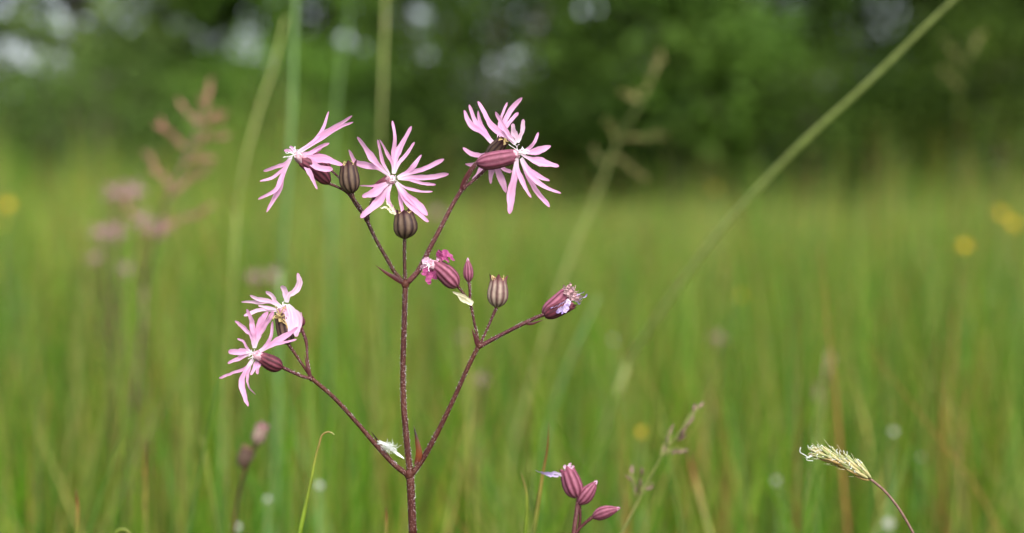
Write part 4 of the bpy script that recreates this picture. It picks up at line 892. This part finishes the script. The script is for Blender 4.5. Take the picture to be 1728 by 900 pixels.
# ragged robins further off, each with its own stalk
def far_robin(x, y, d, size, label, seed, two=False):
    rn = random.Random(seed)
    r = stalk('ragged_robin', label, 'wildflower', [(x, y, d), (x + rn.uniform(-6, 6), y + 40, d), (x + rn.uniform(-14, 14), y + 110, d)], [1.8, 1.7, 1.6, 1.4, 1.2], 'stem_pink', 'ragged robins further off')
    heads = [(x, y)] + ([(x + rn.uniform(24, 34), y + rn.uniform(-12, 12))] if two else [])
    for hx, hy in heads:
        s = size * FPX / d; pet = []                                # petal length in photo pixels at its depth
        for i in range(5):
            a = i * 1.2566 + rn.uniform(0, .4); lb = []
            for j, ln in zip((-1.5, -.5, .5, 1.5), (.72, 1, 1, .72)):
                b = a + j * .2; lb.append((s * .07, (hx + math.cos(a + j * .1) * s * .5, hy + math.sin(a + j * .1) * s * .42), (hx + math.cos(b) * s * ln, hy + math.sin(b) * s * ln * .85)))
            pet.append(((hx + math.cos(a) * s * .06, hy + math.sin(a) * s * .06), lb, 0, rn.uniform(-10, 20)))
        ragged_flower(r, 'flower', dict(seed=seed * 3 + 1, mat='petal_blur', fil=0, calyx=((hx + 1, hy + s * .75, 14), (hx, hy + s * .1, 6), s * .42, 'calyx_pink'), centre=(hx, hy), axis=(0, -1, -1), petals=pet), D=d)
        if (hx, hy) != (x, y): obj('pedicel', tube([at(hx + 1, hy + s * .7, d), at((hx + x) / 2, y + s * 1.3, d), at(x, y + s * 2.0, d)], [.0008, .0008, .0009], 6, 10), M['stem_pink'], r)
FR = [(195, 325, 1.9, .019, 'dusky pink flower highest of the loose drift beside the reddish panicle', 81, True),
      (240, 372, 1.75, .016, 'dusky pink flower tucked under the reddish panicle', 82, True),
      (172, 392, 2.0, .018, 'pair of dusky pink flowers lower in the drift beside the reddish panicle', 83, True),
      (160, 435, 2.2, .014, 'small dusky pink flower low on the outer side of the drift', 84, False),
      (212, 454, 1.9, .012, 'small dusky pink flower lowest of the drift beside the reddish panicle', 85, False),
      (430, 468, 1.8, .013, 'blurred pink flower above the ragged pair on the lower branch', 86, True),
      (812, 640, 1.6, .010, 'small pink flower in the grass under the branch with the striped capsule', 87, False),
      (1211, 570, 2.0, .013, 'lone dusky pink flower between the leaning rush and the nodding grass head', 88, False),
      (781, 570, 2.2, .011, 'faint pink flower behind the forked pedicels', 89, False),
      (738, 358, 2.6, .016, 'faint pink flower behind the branch of the upper head', 90, False)]
for a in FR: far_robin(*a)
# buttercups
def cup_petal(c, ax, up, r):
    v, f = [], []
    for k in range(5):
        q = k / 4
        for j in range(5):
            s = (j - 2) / 2; w = r * .52 * math.sin(min(1, .15 + q * .95) * 2.4) ** .8
            v.append(c + ax * (r * q * (1 - .12 * s * s)) + ax.cross(up) * (w * s) + up * (r * (.45 * q * q + .12 * s * s)))
        if k:
            o = (k - 1) * 5; f += [(o + j, o + j + 1, o + 6 + j, o + 5 + j) for j in range(4)]
    return v, f
def small_flower(name, label, cat, x, y, d, r, mat, seed, group, n=5, tilt=(0, -.5, .8)):
    rn = random.Random(seed)
    root = stalk(name, label, cat, [(x, y, d), (x + rn.uniform(-5, 5), y + 50, d), (x + rn.uniform(-10, 10), y + 120, d)], [1.4, 1.3, 1.2, 1.1, .9], 'rush', group)
    c = at(x, y, d); up = Vector(tilt).normalized() + Vector((rn.uniform(-.2, .2), 0, 0)); up.normalize(); e = up.orthogonal().normalized()
    for i in range(n):
        ax = Matrix.Rotation(i * 2 * math.pi / n, 3, up) @ e
        obj('petal', cup_petal(c, ax, up, r), M[mat], root)
    obj('stamen', join([tube([c, c + up * r * .35 + e * rn.uniform(-.3, .3) * r + e.cross(up) * rn.uniform(-.3, .3) * r], [r * .07, r * .1], 5, 3) for _ in range(14)]), M['anther'], root)
GBc, GW = 'yellow buttercups', 'small white flowers in the grass'
for a in ((1688, 362, 3.4, .0115, 'yellow buttercup touching its neighbour before the dark shrub'), (1710, 380, 3.2, .0115, 'yellow buttercup just below the touching neighbour'),
          (1628, 417, 2.6, .0095, 'single yellow buttercup lower than the touching pair'), (14, 348, 3.2, .012, 'yellow buttercup at the pale shrub end of the meadow'),
          (1083, 731, 1.5, .0050, 'small yellow buttercup deep in the grass above the mauve panicle'), (1250, 500, 2.8, .006, 'faint greenish yellow buttercup beside the leaning rush'),
          (1205, 318, 4.5, .007, 'far buttercup at the foot of the broad leaved shrub'), (8, 380, 3.0, .005, 'small yellow buttercup below the one at the pale shrub end')):
    small_flower('buttercup', a[4], 'buttercup', a[0], a[1], a[2], a[3], 'yellow', int(a[0]), GBc, tilt=(0, -.8, .6))
for a in ((1507, 729, 1.3, .0028, 'tiny white flower in the grass above the nodding head'), (1310, 812, 1.3, .0026, 'tiny white flower beside the nodding head\'s tip'), (539, 820, 1.0, .0024, 'tiny white flower right behind the hooked blade'),
          (452, 843, 1.0, .0020, 'tiny white flower next to the browning stalk'), (1555, 772, 1.4, .0020, 'faint tiny white flower over the mauve stalk'), (1035, 575, 1.9, .0035, 'faint white flower beneath the leaning rush'), (1500, 885, 1.1, .0038, 'whitish flower low behind the mauve stalk'), (400, 890, 1.0, .0024, 'tiny white flower low at the foot of the browning stalk')):
    small_flower('white_flower', a[4], 'flower', a[0], a[1], a[2], a[3], 'white', int(a[0]), GW, tilt=(0, -.8, .6))
